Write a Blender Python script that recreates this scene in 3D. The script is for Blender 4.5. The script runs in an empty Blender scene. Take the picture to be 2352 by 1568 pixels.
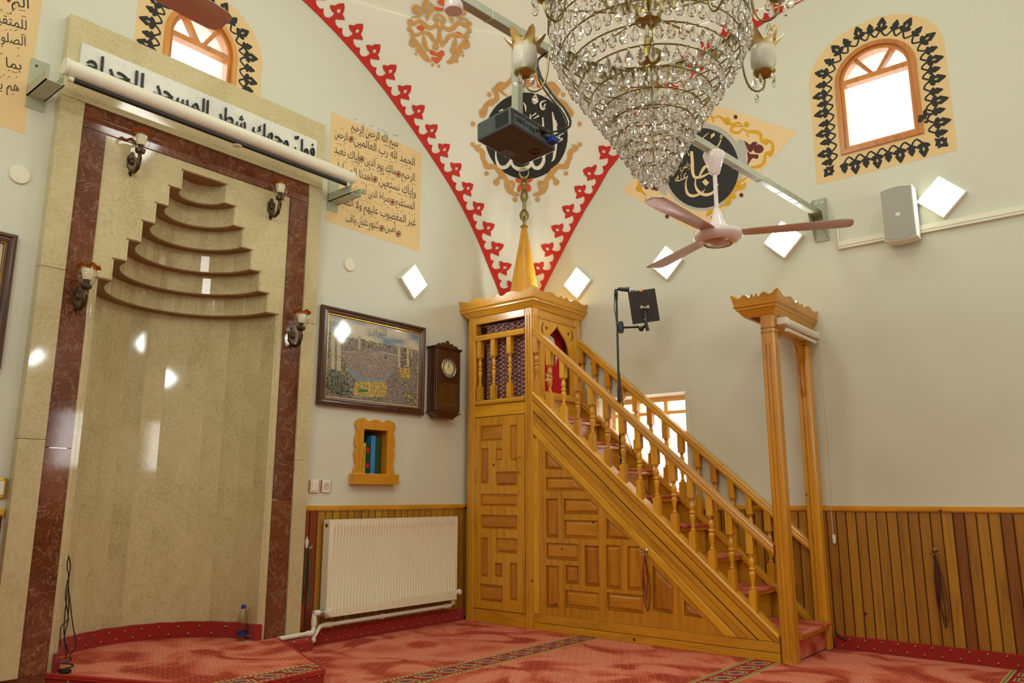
import bpy, bmesh, math, random
from mathutils import Vector as V, Matrix
from mathutils.geometry import tessellate_polygon
random.seed(7)
SC = bpy.context.scene
COL = SC.collection
R = math.radians
# ------------------------------------------------------------------ camera
F = 1781.3
CAM = V((-5.62, -4.646, 1.0))
_a, _b = R(50.412), R(11.327)
FW = V((math.sin(_a)*math.cos(_b), math.cos(_a)*math.cos(_b), math.sin(_b)))
RT = V((math.cos(_a), -math.sin(_a), 0))
DN = FW.cross(RT)
cd = bpy.data.cameras.new('camera'); cam = bpy.data.objects.new('camera', cd); COL.objects.link(cam)
cam.matrix_world = Matrix(((RT.x, -DN.x, -FW.x, CAM.x), (RT.y, -DN.y, -FW.y, CAM.y), (RT.z, -DN.z, -FW.z, CAM.z), (0, 0, 0, 1)))
cd.sensor_width = 36; cd.lens = F*36/2352; cd.clip_start = .05; cd.clip_end = 100
SC.camera = cam
# ------------------------------------------------------------------ world, light, exposure
w = bpy.data.worlds.new('sky'); SC.world = w; w.use_nodes = True
w.node_tree.nodes['Background'].inputs[0].default_value = (1, .97, .93, 1)
w.node_tree.nodes['Background'].inputs[1].default_value = 3.0
SC.view_settings.view_transform = 'Standard'; SC.view_settings.look = 'None'
SC.view_settings.gamma = 1; SC.view_settings.use_curve_mapping = False
SC.view_settings.exposure = 0.27
SC.cycles.use_denoising = True
SC.cycles.caustics_reflective = False; SC.cycles.caustics_refractive = False
SC.cycles.max_bounces = 10; SC.cycles.transparent_max_bounces = 24; SC.cycles.sample_clamp_indirect = 6
LED_STRENGTH = 42.0
def area_light(name, loc, direction, sx, sy, power, col):
    l = bpy.data.lights.new(name, 'AREA'); l.shape = 'RECTANGLE'; l.size = sx; l.size_y = sy; l.energy = power; l.color = col
    o = bpy.data.objects.new(name, l); COL.objects.link(o); o.location = loc
    o.rotation_euler = V(direction).to_track_quat('-Z', 'Z').to_euler(); return o
# daylight falling in through the windows of the two walls behind the camera
DAY = (.98, .995, .925)
area_light('window_daylight', (-6.38, -3.3, 3.9), (1, 0, -.28), 1.0, 1.1, 30, DAY)
area_light('window_daylight', (-1.4, -6.38, 1.75), (0, 1, 0), .4, .7, 4, DAY)
for _i in range(4):   # added fill lamps, out of view inside the closed dome
    _t = R(45+90*_i)
    area_light('dome_fill_light', (-3.22+2.1*math.cos(_t), -3.22+2.1*math.sin(_t), 5.45), (-math.cos(_t), -math.sin(_t), -1.2), .6, .6, 15, DAY)
XB = .05      # plane of the right wall
# ------------------------------------------------------------------ projection helpers (pixel of the 2352x1568 frame -> point of a real surface)
def ray(px, py): return RT*((px-1176)/F)+DN*((py-784)/F)+FW
def on(ax, val, px, py):
    v = ray(px, py); t = (val-CAM[ax])/v[ax]; return CAM+v*t
def pA(px, py, off=0): return on(1, -off, px, py)
def pB(px, py, off=0): return on(0, XB-off, px, py)
def proj(P):
    d = V(P)-CAM; return 1176+F*d.dot(RT)/d.dot(FW), 784+F*d.dot(DN)/d.dot(FW)
# ------------------------------------------------------------------ materials
def lin(c):
    c /= 255; return c/12.92 if c <= .04045 else ((c+.055)/1.055)**2.4
def rgb(r, g, b): return (lin(r), lin(g), lin(b), 1)
class NT:
    def __init__(s, name):
        s.m = bpy.data.materials.new(name); s.m.use_nodes = True; s.t = s.m.node_tree
        s.b = s.t.nodes['Principled BSDF']; s.o = s.t.nodes['Material Output']
    def n(s, typ, ins=None, **kw):
        x = s.t.nodes.new(typ)
        for k, v in kw.items(): setattr(x, k, v)
        for k, v in (ins or {}).items(): s.set(x.inputs[k], v)
        return x
    def set(s, sock, v):
        if isinstance(v, bpy.types.NodeSocket): s.t.links.new(v, sock)
        else: sock.default_value = v
    def math(s, op, a, b=0.0, c=0.0):
        x = s.t.nodes.new('ShaderNodeMath'); x.operation = op
        s.set(x.inputs[0], a); s.set(x.inputs[1], b); s.set(x.inputs[2], c); return x.outputs[0]
    def mix(s, f, a, b):
        x = s.t.nodes.new('ShaderNodeMix'); x.data_type = 'RGBA'
        s.set(x.inputs[0], f); s.set(x.inputs[6], a); s.set(x.inputs[7], b); return x.outputs[2]
    def ramp(s, f, stops):
        x = s.t.nodes.new('ShaderNodeValToRGB'); s.set(x.inputs[0], f); e = x.color_ramp.elements
        while len(e) < len(stops): e.new(.5)
        for i, (p, c) in enumerate(stops): e[i].position = p; e[i].color = c
        return x.outputs[0]
    def coord(s, scale=(1, 1, 1), rot=(0, 0, 0)):
        c = s.t.nodes.new('ShaderNodeNewGeometry'); m = s.n('ShaderNodeMapping', {'Scale': scale, 'Rotation': rot}); s.t.links.new(c.outputs['Position'], m.inputs[0]); return m.outputs[0]
    def noise(s, vec, scale, detail=3, rough=.5, dist=0): return s.n('ShaderNodeTexNoise', {'Vector': vec, 'Scale': scale, 'Detail': detail, 'Roughness': rough, 'Distortion': dist}).outputs[0]
    def bump(s, h, strength=.2, dist=.002):
        x = s.n('ShaderNodeBump', {'Height': h, 'Strength': strength, 'Distance': dist}); s.t.links.new(x.outputs[0], s.b.inputs['Normal'])
    def p(s, **kw):
        for k, v in kw.items(): s.set(s.b.inputs[k.replace('_', ' ')], v)
        return s.m
def plain(name, c, rough=.5, metal=0, var=.06, scale=30, **kw):
    t = NT(name); f = t.noise(t.coord(), scale, 3)
    d = tuple(x*(1-var*2) for x in c[:3])+(1,); l = tuple(min(1, x*(1+var)) for x in c[:3])+(1,)
    t.p(Base_Color=t.mix(f, d, l), Roughness=rough, Metallic=metal, **kw); return t.m
def woodmat(name, c1, c2, axis, rough=.32, rnd=.25, rot=0):
    t = NT(name); sc = [9, 9, 9]; sc[axis] = .8
    v = t.coord((1, 1, 1), (rot, 0, 0))
    mp = t.n('ShaderNodeMapping', {'Scale': tuple(sc)}); t.t.links.new(v, mp.inputs[0]); v = mp.outputs[0]
    oi = t.n('ShaderNodeObjectInfo').outputs['Random']
    vv = t.n('ShaderNodeVectorMath', {0: v, 1: (0, 0, 0)}, operation='ADD')
    cx = t.n('ShaderNodeCombineXYZ', {0: t.math('MULTIPLY', oi, 37.), 1: t.math('MULTIPLY', oi, 71.), 2: 0.})
    t.t.links.new(cx.outputs[0], vv.inputs[1]); v = vv.outputs[0]
    wv = t.noise(v, 1.3, 4, .6, 1.8)
    fine = t.noise(v, 9., 4, .6)
    g = t.n('ShaderNodeTexWave', {'Vector': v, 'Scale': .55, 'Distortion': 7., 'Detail': 3., 'Detail Scale': .8}, wave_type='RINGS').outputs[1]
    f = t.math('ADD', t.math('MULTIPLY', wv, .62), t.math('ADD', t.math('MULTIPLY', g, .10), t.math('MULTIPLY', fine, .32)))
    col = t.ramp(f, [(.2, c2), (.5, c1), (.85, tuple(min(1, x*1.25) for x in c1[:3])+(1,))])
    # sparse knots
    k = t.n('ShaderNodeTexVoronoi', {'Vector': t.coord((3.2, 3.2, 3.2)), 'Scale': 1.25, 'Randomness': 1.}).outputs['Distance']
    kn = t.ramp(k, [(.0, (.16, .08, .05, 1)), (.04, (.28, .15, .09, 1)), (.062, (1, 1, 1, 1))])
    mx = t.t.nodes.new('ShaderNodeMix'); mx.data_type = 'RGBA'; mx.blend_type = 'MULTIPLY'; mx.inputs[0].default_value = 1
    t.set(mx.inputs[6], col); t.set(mx.inputs[7], kn)
    hv = t.n('ShaderNodeHueSaturation', {'Value': t.math('ADD', 1-rnd*.6, t.math('MULTIPLY', oi, rnd*1.1)), 'Hue': t.math('ADD', .4935, t.math('MULTIPLY', oi, .011)), 'Color': mx.outputs[2]})
    t.bump(f, .12, .0015)
    t.p(Base_Color=hv.outputs[0], Roughness=rough, Coat_Weight=.35, Coat_Roughness=.2); return t.m
W1, W2 = rgb(214, 154, 36), rgb(150, 92, 8)
M = {}
M['wood_x'] = woodmat('honey_pine_x', W1, W2, 0)
M['wood_y'] = woodmat('honey_pine_y', W1, W2, 1)
M['wood_z'] = woodmat('honey_pine_z', W1, W2, 2)
M['wood_s'] = woodmat('honey_pine_slope', W1, W2, 1, rot=R(-41.3))
M['plank'] = woodmat('dado_pine', rgb(168, 120, 32), rgb(108, 70, 12), 2, rough=.38, rnd=.3)
M['plank_dark'] = woodmat('dado_red_pine', rgb(128, 58, 22), rgb(78, 32, 10), 2, rough=.38, rnd=.4)
M['plank_brown'] = woodmat('dado_brown_pine', rgb(138, 86, 26), rgb(88, 48, 10), 2, rough=.38, rnd=.3)
M['wood_dark'] = woodmat('walnut_dark', rgb(74, 40, 20), rgb(26, 12, 6), 2, rough=.25)
M['wood_panel'] = woodmat('honey_pine_panel_z', rgb(192, 126, 28), rgb(124, 70, 8), 2)
M['wood_panel_y'] = woodmat('honey_pine_panel_y', rgb(192, 126, 28), rgb(124, 70, 8), 1)
M['window_pale'] = plain('glare_pale_window', rgb(238, 200, 146), .4)  # window wood with the daylight glare put into its pale colour
M['window_wood'] = woodmat('window_pine', rgb(200, 128, 44), rgb(150, 82, 20), 2, rough=.4)
def wallmat(name, c, fleck=.03):
    t = NT(name); v = t.coord(); f = t.noise(v, 1.2, 3); g = t.noise(v, 160, 2)
    st = t.noise(t.coord((70, 70, 3.5)), 3.0, 3); 
    a = tuple(x*(1-fleck) for x in c[:3])+(1,); b = tuple(x*(1+fleck) for x in c[:3])+(1,)
    t.bump(t.math('ADD', g, st), .1, .001)
    t.p(Base_Color=t.mix(t.math('ADD', t.math('MULTIPLY', f, .6), t.math('MULTIPLY', st, .4)), a, b), Roughness=.62); return t.m
M['wall'] = wallmat('wallpaper_grey_beige', rgb(215, 217, 199))
M['pend'] = wallmat('plaster_cream', rgb(237, 236, 220), .015)
def marble(name, c1, c2, c3, vein, scale=4., rough=.12, veinw=.5, mott=.5):
    t = NT(name); oi = t.n('ShaderNodeObjectInfo').outputs['Random']
    vv = t.n('ShaderNodeVectorMath', {0: t.coord(), 1: (0, 0, 0)}, operation='ADD')
    cx = t.n('ShaderNodeCombineXYZ', {0: t.math('MULTIPLY', oi, 13.), 1: t.math('MULTIPLY', oi, 29.), 2: t.math('MULTIPLY', oi, 7.)})
    t.t.links.new(cx.outputs[0], vv.inputs[1]); v = vv.outputs[0]
    big = t.noise(v, scale*.5, 5, .6, .8); fine = t.noise(v, scale*12, 5, .75, .5)
    f = t.math('ADD', t.math('MULTIPLY', big, 1-mott), t.math('MULTIPLY', fine, mott))
    col = t.ramp(f, [(.32, c2), (.5, c1), (.72, c3)])
    vn = t.noise(v, scale*.9, 6, .62, 1.5)
    ridge = t.math('ABSOLUTE', t.math('SUBTRACT', vn, .5))
    vm = t.ramp(ridge, [(0, (veinw, veinw, veinw, 1)), (.012, (0, 0, 0, 1))])
    col = t.mix(vm, col, vein)
    hv = t.n('ShaderNodeHueSaturation', {'Value': t.math('ADD', .93, t.math('MULTIPLY', oi, .13)), 'Color': col})
    t.p(Base_Color=hv.outputs[0], Roughness=rough, Specular_IOR_Level=.5); return t.m
M['marble'] = marble('travertine_beige', rgb(202, 190, 146), rgb(166, 152, 106), rgb(224, 214, 174), rgb(222, 208, 168), 5., .055, .25, .62)
M['marble_flat'] = marble('travertine_beige_slab', rgb(204, 192, 148), rgb(176, 162, 114), rgb(222, 210, 170), rgb(150, 120, 60), 5., .06, .1, .62)
M['marble_red'] = marble('marble_red_brown', rgb(112, 64, 42), rgb(72, 36, 22), rgb(146, 94, 64), rgb(206, 176, 146), 7., .07, .45, .5)
M['marble_soffit'] = marble('travertine_underside_shaded', rgb(142, 104, 56), rgb(118, 82, 40), rgb(158, 118, 68), rgb(160, 120, 70), 5., .5, .1, .5)  # browner than the slabs: underside shade and carpet bounce put into the colour
M['sign_white'] = marble('marble_white_sign', rgb(226, 226, 214), rgb(208, 210, 200), rgb(236, 236, 228), rgb(190, 190, 184), 6., .2, .3, .4)
M['grout'] = plain('pale_grout', rgb(214, 200, 160), .7)
M['black'] = plain('satin_black', rgb(26, 28, 24), .4)
M['paint_black'] = plain('black_wall_paint', rgb(40, 42, 38), .75, var=.12, scale=90)
M['paint_red'] = plain('red_wall_paint', rgb(204, 42, 26), .7, var=.1, scale=60)
M['paint_ochre'] = plain('ochre_wall_paint', rgb(212, 164, 96), .75)
M['paint_orange'] = plain('orange_wall_paint', rgb(224, 106, 50), .75)
M['paint_gold'] = plain('gold_yellow_wall_paint', rgb(222, 170, 30), .75)
M['paint_maroon'] = plain('maroon_wall_paint', rgb(104, 40, 42), .75)
M['paint_grey'] = plain('grey_wall_paint', rgb(190, 186, 176), .75)
M['paint_tan'] = plain('tan_wall_paint', rgb(232, 202, 146), .75, var=.03, scale=5)
M['paint_tan2'] = plain('light_tan_wall_paint', rgb(240, 210, 160), .75, var=.03, scale=5)
M['paint_cream'] = plain('cream_wall_paint', rgb(238, 235, 220), .75, var=.01)
M['paint_dotred'] = plain('crimson_wall_paint', rgb(150, 44, 36), .75)
M['white'] = plain('white_plastic', rgb(236, 232, 216), .35, var=.02)
M['white_gloss'] = plain('white_enamel', rgb(240, 234, 224), .15, var=.01)
M['rad'] = plain('radiator_enamel', rgb(240, 236, 208), .28, var=.01)
M['cream_plastic'] = plain('aged_cream_plastic', rgb(234, 230, 208), .4, var=.03)
M['steel'] = plain('grey_painted_steel', rgb(178, 184, 158), .42, 0, var=.08, scale=12)
M['steel_bright'] = plain('galvanised_steel', rgb(196, 202, 186), .3, .5, var=.1, scale=12)
M['chrome'] = plain('chrome', rgb(210, 210, 205), .12, 1)
M['brass'] = plain('polished_brass', rgb(166, 150, 84), .34, .9, var=.1)
M['brass_dull'] = plain('antique_brass', rgb(152, 140, 92), .34, .9, var=.2, scale=80)
M['gold_trim'] = plain('gilt_trim', rgb(214, 170, 70), .25, 1)
M['bronze'] = plain('dark_antique_bronze', rgb(96, 78, 54), .3, .8, var=.4, scale=60)
M['metal_dark'] = plain('dark_green_grey_metal', rgb(52, 62, 58), .35, .4)
M['darkbrown'] = plain('dark_brown_board', rgb(40, 26, 20), .6, var=.2, scale=200)
M['orange'] = plain('orange_clip', rgb(236, 120, 20), .4)
M['fanblade'] = plain('pearl_white_fan_blade', rgb(208, 184, 178), .2, .2, var=.02)
M['fanwhite'] = plain('glossy_white_fan_body', rgb(236, 226, 224), .12, var=.01)
M['projector'] = plain('dark_grey_projector_shell', rgb(70, 80, 78), .4, var=.1)
M['projector_port'] = plain('blue_grey_port_panel', rgb(104, 122, 136), .45, var=.1)
M['blue_plug'] = plain('blue_plug', rgb(24, 70, 190), .4)
M['blue_cap'] = plain('blue_bottle_cap', rgb(20, 50, 140), .35)
M['cable_red'] = plain('red_cable', rgb(122, 20, 22), .4)
M['fabric_red'] = plain('red_flag_cloth', rgb(196, 8, 26), .8, var=.08, scale=14)
M['fabric_white'] = plain('white_flag_cloth', rgb(228, 228, 214), .8)
M['bead_green'] = plain('green_glass_bead', rgb(40, 108, 88), .15, var=.3, scale=150)
M['bead_red'] = plain('red_glass_bead', rgb(170, 16, 24), .15, var=.3, scale=150)
M['bead_maroon'] = plain('maroon_bead', rgb(110, 24, 40), .25, var=.2, scale=150)
M['bead_black'] = plain('black_bead', rgb(34, 20, 18), .25, var=.3, scale=150)
M['amber'] = plain('amber_glass_rim', rgb(214, 110, 20), .1, Transmission_Weight=.55)
M['frost'] = plain('frosted_white_glass', rgb(234, 234, 216), .35, Transmission_Weight=.25)
M['frost_tip'] = plain('yellow_glass_petal', rgb(238, 212, 120), .35, Transmission_Weight=.25)
M['candle'] = plain('ivory_lamp_sleeve', rgb(238, 228, 192), .45)
M['mat_cream'] = plain('cream_dial', rgb(232, 218, 160), .4)
M['dial_ring'] = plain('silver_dial_ring', rgb(150, 152, 146), .35, 0)
M['brown_glass'] = plain('brown_clock_glass', rgb(96, 66, 18), .12, var=.3, scale=25)
def glassmat(name, col=(1, 1, 1, 1), ior=1.5, rough=0.0):
    t = NT(name); t.p(Base_Color=col, Roughness=rough, Transmission_Weight=1., IOR=ior); return t.m
t = NT('cut_crystal'); t.p(Base_Color=(1, 1, 1, 1), Roughness=.0, Transmission_Weight=.93, IOR=1.2, Specular_IOR_Level=1., Coat_Weight=1., Coat_IOR=1.7, Coat_Roughness=.0); M['crystal'] = t.m
t = NT('thin_clear_glass')
tr = t.n('ShaderNodeBsdfTransparent', {'Color': (.93, .93, .90, 1)}); gl = t.n('ShaderNodeBsdfGlossy', {'Roughness': .02}); fr = t.n('ShaderNodeLayerWeight', {'Blend': .5}); mx = t.n('ShaderNodeMixShader', {0: t.math('ADD', .05, t.math('MULTIPLY', t.math('POWER', fr.outputs['Facing'], 3.), .55))})
t.t.links.new(tr.outputs[0], mx.inputs[1]); t.t.links.new(gl.outputs[0], mx.inputs[2]); t.t.links.new(mx.outputs[0], t.o.inputs[0]); M['glass'] = t.m
t = NT('window_pane')   # thin clear pane: lets daylight straight through, mirrors a little
tr = t.n('ShaderNodeBsdfTransparent'); gl = t.n('ShaderNodeBsdfGlossy', {'Roughness': .02}); fr = t.n('ShaderNodeLayerWeight', {'Blend': .5}); mx = t.n('ShaderNodeMixShader', {0: t.math('ADD', .04, t.math('MULTIPLY', t.math('POWER', fr.outputs['Facing'], 4.), .4))})
t.t.links.new(tr.outputs[0], mx.inputs[1]); t.t.links.new(gl.outputs[0], mx.inputs[2]); t.t.links.new(mx.outputs[0], t.o.inputs[0]); M['pane'] = t.m
t = NT('led_diffuser'); t.p(Base_Color=(1, 1, 1, 1), Emission_Color=(.92, 1, .95, 1), Emission_Strength=LED_STRENGTH); M['led'] = t.m
# carpets -----------------------------------------------------------
def lattice(t, u, v, du, dv):
    """staggered lattice: returns local offsets (a,b) from the nearest point, in metres"""
    row = t.math('FLOOR', t.math('DIVIDE', v, dv)); odd = t.math('MULTIPLY', t.math('MODULO', t.math('ABSOLUTE', row), 2.), du*.5)
    a = t.math('SUBTRACT', t.math('MULTIPLY', t.math('FRACT', t.math('DIVIDE', t.math('ADD', u, odd), du)), du), du*.5)
    b = t.math('SUBTRACT', t.math('MULTIPLY', t.math('FRACT', t.math('DIVIDE', v, dv)), dv), dv*.5)
    return a, b
def diamond(t, a, b, ra, rb, oa=0., ob=0.):
    s = t.math('ADD', t.math('DIVIDE', t.math('ABSOLUTE', t.math('SUBTRACT', a, oa)), ra), t.math('DIVIDE', t.math('ABSOLUTE', t.math('SUBTRACT', b, ob)), rb))
    return t.math('LESS_THAN', s, 1.)
def carpetmat(name, bands):
    t = NT(name); g = t.n('ShaderNodeNewGeometry').outputs['Position']; s = t.n('ShaderNodeSeparateXYZ', {0: g}); x, y = s.outputs[0], s.outputs[1]
    n1 = t.noise(t.coord((1.25, 1, 1)), 2.0, 2, .4, 1.6); fuzz = t.noise(t.coord(), 260, 2)
    f = t.math('ADD', n1, t.math('MULTIPLY', t.math('SUBTRACT', fuzz, .5), .18))
    col = t.ramp(f, [(.38, rgb(164, 54, 26)), (.46, rgb(196, 86, 58)), (.58, rgb(216, 126, 98))])
    a, b = lattice(t, x, y, .085, .028)
    col = t.mix(diamond(t, a, b, .0072, .0045), col, rgb(222, 160, 112)); col = t.mix(diamond(t, a, b, .0060, .0045, .008, -.003), col, rgb(56, 22, 34))
    for (y0, y1) in bands:
        vv = t.math('DIVIDE', t.math('SUBTRACT', y, y0), y1-y0)      # 0..1 across the band
        inside = t.math('MULTIPLY', t.math('GREATER_THAN', vv, 0.), t.math('LESS_THAN', vv, 1.))
        d = t.math('ABSOLUTE', t.math('SUBTRACT', vv, .5))
        # inner field: crimson with stepped scroll motif
        per = .17; uu = t.math('FRACT', t.math('DIVIDE', x, per))
        # stepped hexagon scrolls: concentric outlines of |u|+|v|, cut by a slanting key line
        au = t.math('ABSOLUTE', t.math('SUBTRACT', uu, .5)); sk = t.math('ABSOLUTE', t.math('ADD', t.math('SUBTRACT', uu, .5), t.math('MULTIPLY', t.math('SUBTRACT', vv, .5), .55)))
        hx = t.math('MAXIMUM', t.math('MULTIPLY', d, 1.25), t.math('ADD', t.math('MULTIPLY', sk, .8), t.math('MULTIPLY', d, .45)))
        ln = lambda r_, w_: t.math('LESS_THAN', t.math('ABSOLUTE', t.math('SUBTRACT', hx, r_)), w_)
        field = t.mix(t.math('LESS_THAN', hx, .33), rgb(150, 14, 24), rgb(124, 20, 30))
        field = t.mix(ln(.30, .022), field, rgb(216, 190, 112)); field = t.mix(ln(.255, .016), field, rgb(28, 40, 44))
        field = t.mix(ln(.19, .02), field, rgb(214, 196, 136)); field = t.mix(ln(.09, .022), field, rgb(64, 74, 120))
        gap = t.math('LESS_THAN', t.math('ABSOLUTE', t.math('SUBTRACT', sk, .0)), .022); field = t.mix(t.math('MULTIPLY', gap, t.math('LESS_THAN', d, .26)), field, rgb(150, 14, 24))
        # guard stripes: navy / yellow-green dashes between cream lines
        dash = t.math('GREATER_THAN', t.math('FRACT', t.math('DIVIDE', x, .032)), .5)
        edge = t.mix(dash, rgb(18, 22, 44), rgb(172, 176, 92))
        edge = t.mix(t.math('GREATER_THAN', d, .475), edge, rgb(216, 186, 96))
        band = t.mix(t.math('GREATER_THAN', d, .385), field, edge)
        line = t.math('LESS_THAN', t.math('ABSOLUTE', t.math('SUBTRACT', d, .375)), .012)
        band = t.mix(line, band, rgb(222, 190, 110))
        col = t.mix(inside, col, band)
    t.bump(fuzz, .5, .004)
    t.p(Base_Color=col, Roughness=.95); return t.m
M['carpet'] = carpetmat('prayer_carpet', [(-1.375, -1.175), (-2.695, -2.495), (-4.015, -3.815), (-5.335, -5.135)])
M['carpet_pod'] = carpetmat('podium_carpet', [(-1.07, -.90)])
M['carpet_plain'] = carpetmat('stair_carpet', [])
def skirtmat(name, uax, base):
    t = NT(name); g = t.n('ShaderNodeNewGeometry').outputs['Position']; s = t.n('ShaderNodeSeparateXYZ', {0: g})
    u, z = s.outputs[uax], s.outputs[2]; fz = t.noise(t.coord(), 200, 2)
    a, b = lattice(t, u, t.math('SUBTRACT', z, base), .10, .045)
    col = t.mix(fz, rgb(136, 22, 14), rgb(172, 36, 20))
    col = t.mix(diamond(t, a, b, .0065, .009, 0., -.003), col, rgb(30, 22, 30)); col = t.mix(diamond(t, a, b, .0055, .007, 0., .004), col, rgb(206, 160, 84))
    t.bump(fz, .5, .004); t.p(Base_Color=col, Roughness=.95, Sheen_Weight=.2); return t.m
M['skirt_x'] = skirtmat('carpet_skirting_x', 0, .0); M['skirt_y'] = skirtmat('carpet_skirting_y', 1, .0); M['skirt_pod'] = skirtmat('carpet_skirting_niche', 0, .1)
M['seam'] = plain('red_carpet_binding', rgb(178, 48, 34), .95, var=.1, scale=200)
# patterned curtain
t = NT('curtain_print'); s = t.n('ShaderNodeSeparateXYZ', {0: t.n('ShaderNodeNewGeometry').outputs['Position']})
a, b = lattice(t, s.outputs[1], s.outputs[2], .036, .019)
x1 = t.math('LESS_THAN', t.math('ABSOLUTE', t.math('SUBTRACT', t.math('ABSOLUTE', a), t.math('ABSOLUTE', b))), .0018); near = t.math('LESS_THAN', t.math('ADD', t.math('ABSOLUTE', a), t.math('ABSOLUTE', b)), .014)
fl = t.math('MULTIPLY', x1, near); n = t.noise(t.coord(), 70, 3)
col = t.mix(t.math('GREATER_THAN', n, .62), rgb(98, 44, 46), rgb(170, 136, 130)); col = t.mix(fl, col, rgb(222, 206, 190)); t.p(Base_Color=col, Roughness=.85); M['curtain'] = t.m
# printed photograph of a crowded courtyard at dusk
t = NT('printed_crowd_picture'); s = t.n('ShaderNodeSeparateXYZ', {0: t.n('ShaderNodeNewGeometry').outputs['Position']}); z = s.outputs[2]
cr = t.n('ShaderNodeTexVoronoi', {'Vector': t.coord(), 'Scale': 130.}).outputs['Distance']; big = t.noise(t.coord(), 7, 4)
crowd = t.ramp(cr, [(.1, rgb(52, 48, 52)), (.45, rgb(116, 106, 104)), (.8, rgb(180, 170, 156))])
town = t.ramp(t.math('ADD', t.math('MULTIPLY', t.noise(t.coord(), 60, 4, .7), .7), t.math('MULTIPLY', big, .3)), [(.38, rgb(38, 42, 40)), (.5, rgb(88, 92, 84)), (.62, rgb(196, 180, 128))])
col = t.mix(t.math('GREATER_THAN', big, .53), crowd, town)
sky = t.ramp(t.noise(t.coord((1, 1, 3)), 4, 3), [(.35, rgb(120, 140, 160)), (.6, rgb(208, 200, 176))])
col = t.mix(t.math('GREATER_THAN', t.math('ADD', z, t.math('MULTIPLY', t.math('SUBTRACT', t.noise(t.coord(), 14, 3), .5), .05)), 2.19), col, sky)
t.p(Base_Color=col, Roughness=.06, Specular_IOR_Level=.6); M['picture'] = t.m
M['pic_court'] = M['picture'].copy(); M['pic_court'].name = 'printed_courtyard'
t = NT('printed_courtyard2'); cr = t.n('ShaderNodeTexVoronoi', {'Vector': t.coord(), 'Scale': 190.}).outputs['Distance']; t.p(Base_Color=t.ramp(cr, [(.1, rgb(70, 60, 66)), (.45, rgb(130, 118, 114)), (.8, rgb(190, 178, 162))]), Roughness=.06); M['pic_court'] = t.m
M['pic_stone'] = plain('printed_pale_stone', rgb(196, 190, 158), .06, var=.2, scale=90); t = NT('printed_lit_facade'); t.p(Base_Color=t.ramp(t.noise(t.coord(), 110, 3, .7), [(.36, rgb(74, 62, 40)), (.5, rgb(186, 160, 84)), (.65, rgb(232, 214, 140))]), Roughness=.06); M['pic_gold'] = t.m
t = NT('printed_dark_blocks'); t.p(Base_Color=t.ramp(t.noise(t.coord(), 85, 4, .7), [(.36, rgb(30, 36, 34)), (.5, rgb(84, 92, 84)), (.62, rgb(160, 160, 140))]), Roughness=.06); M['pic_dark'] = t.m; M['pic_blue'] = plain('printed_blue_roof', rgb(134, 152, 158), .06); M['pic_green'] = plain('printed_green_awning', rgb(36, 120, 66), .06); M['pic_red'] = plain('printed_red_dusk', rgb(190, 60, 24), .1, var=.3, scale=6)
M['pic_mount'] = plain('cream_picture_mount', rgb(226, 214, 190), .3)
for n_, c_ in (('book_white', (220, 216, 200)), ('book_yellow', (206, 196, 70)), ('book_green', (20, 62, 44)), ('book_blue', (52, 140, 200)), ('book_darkgreen', (20, 74, 50)), ('book_teal', (40, 116, 170))):
    M[n_] = plain(n_, rgb(*c_), .35, var=.12, scale=90)
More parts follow.
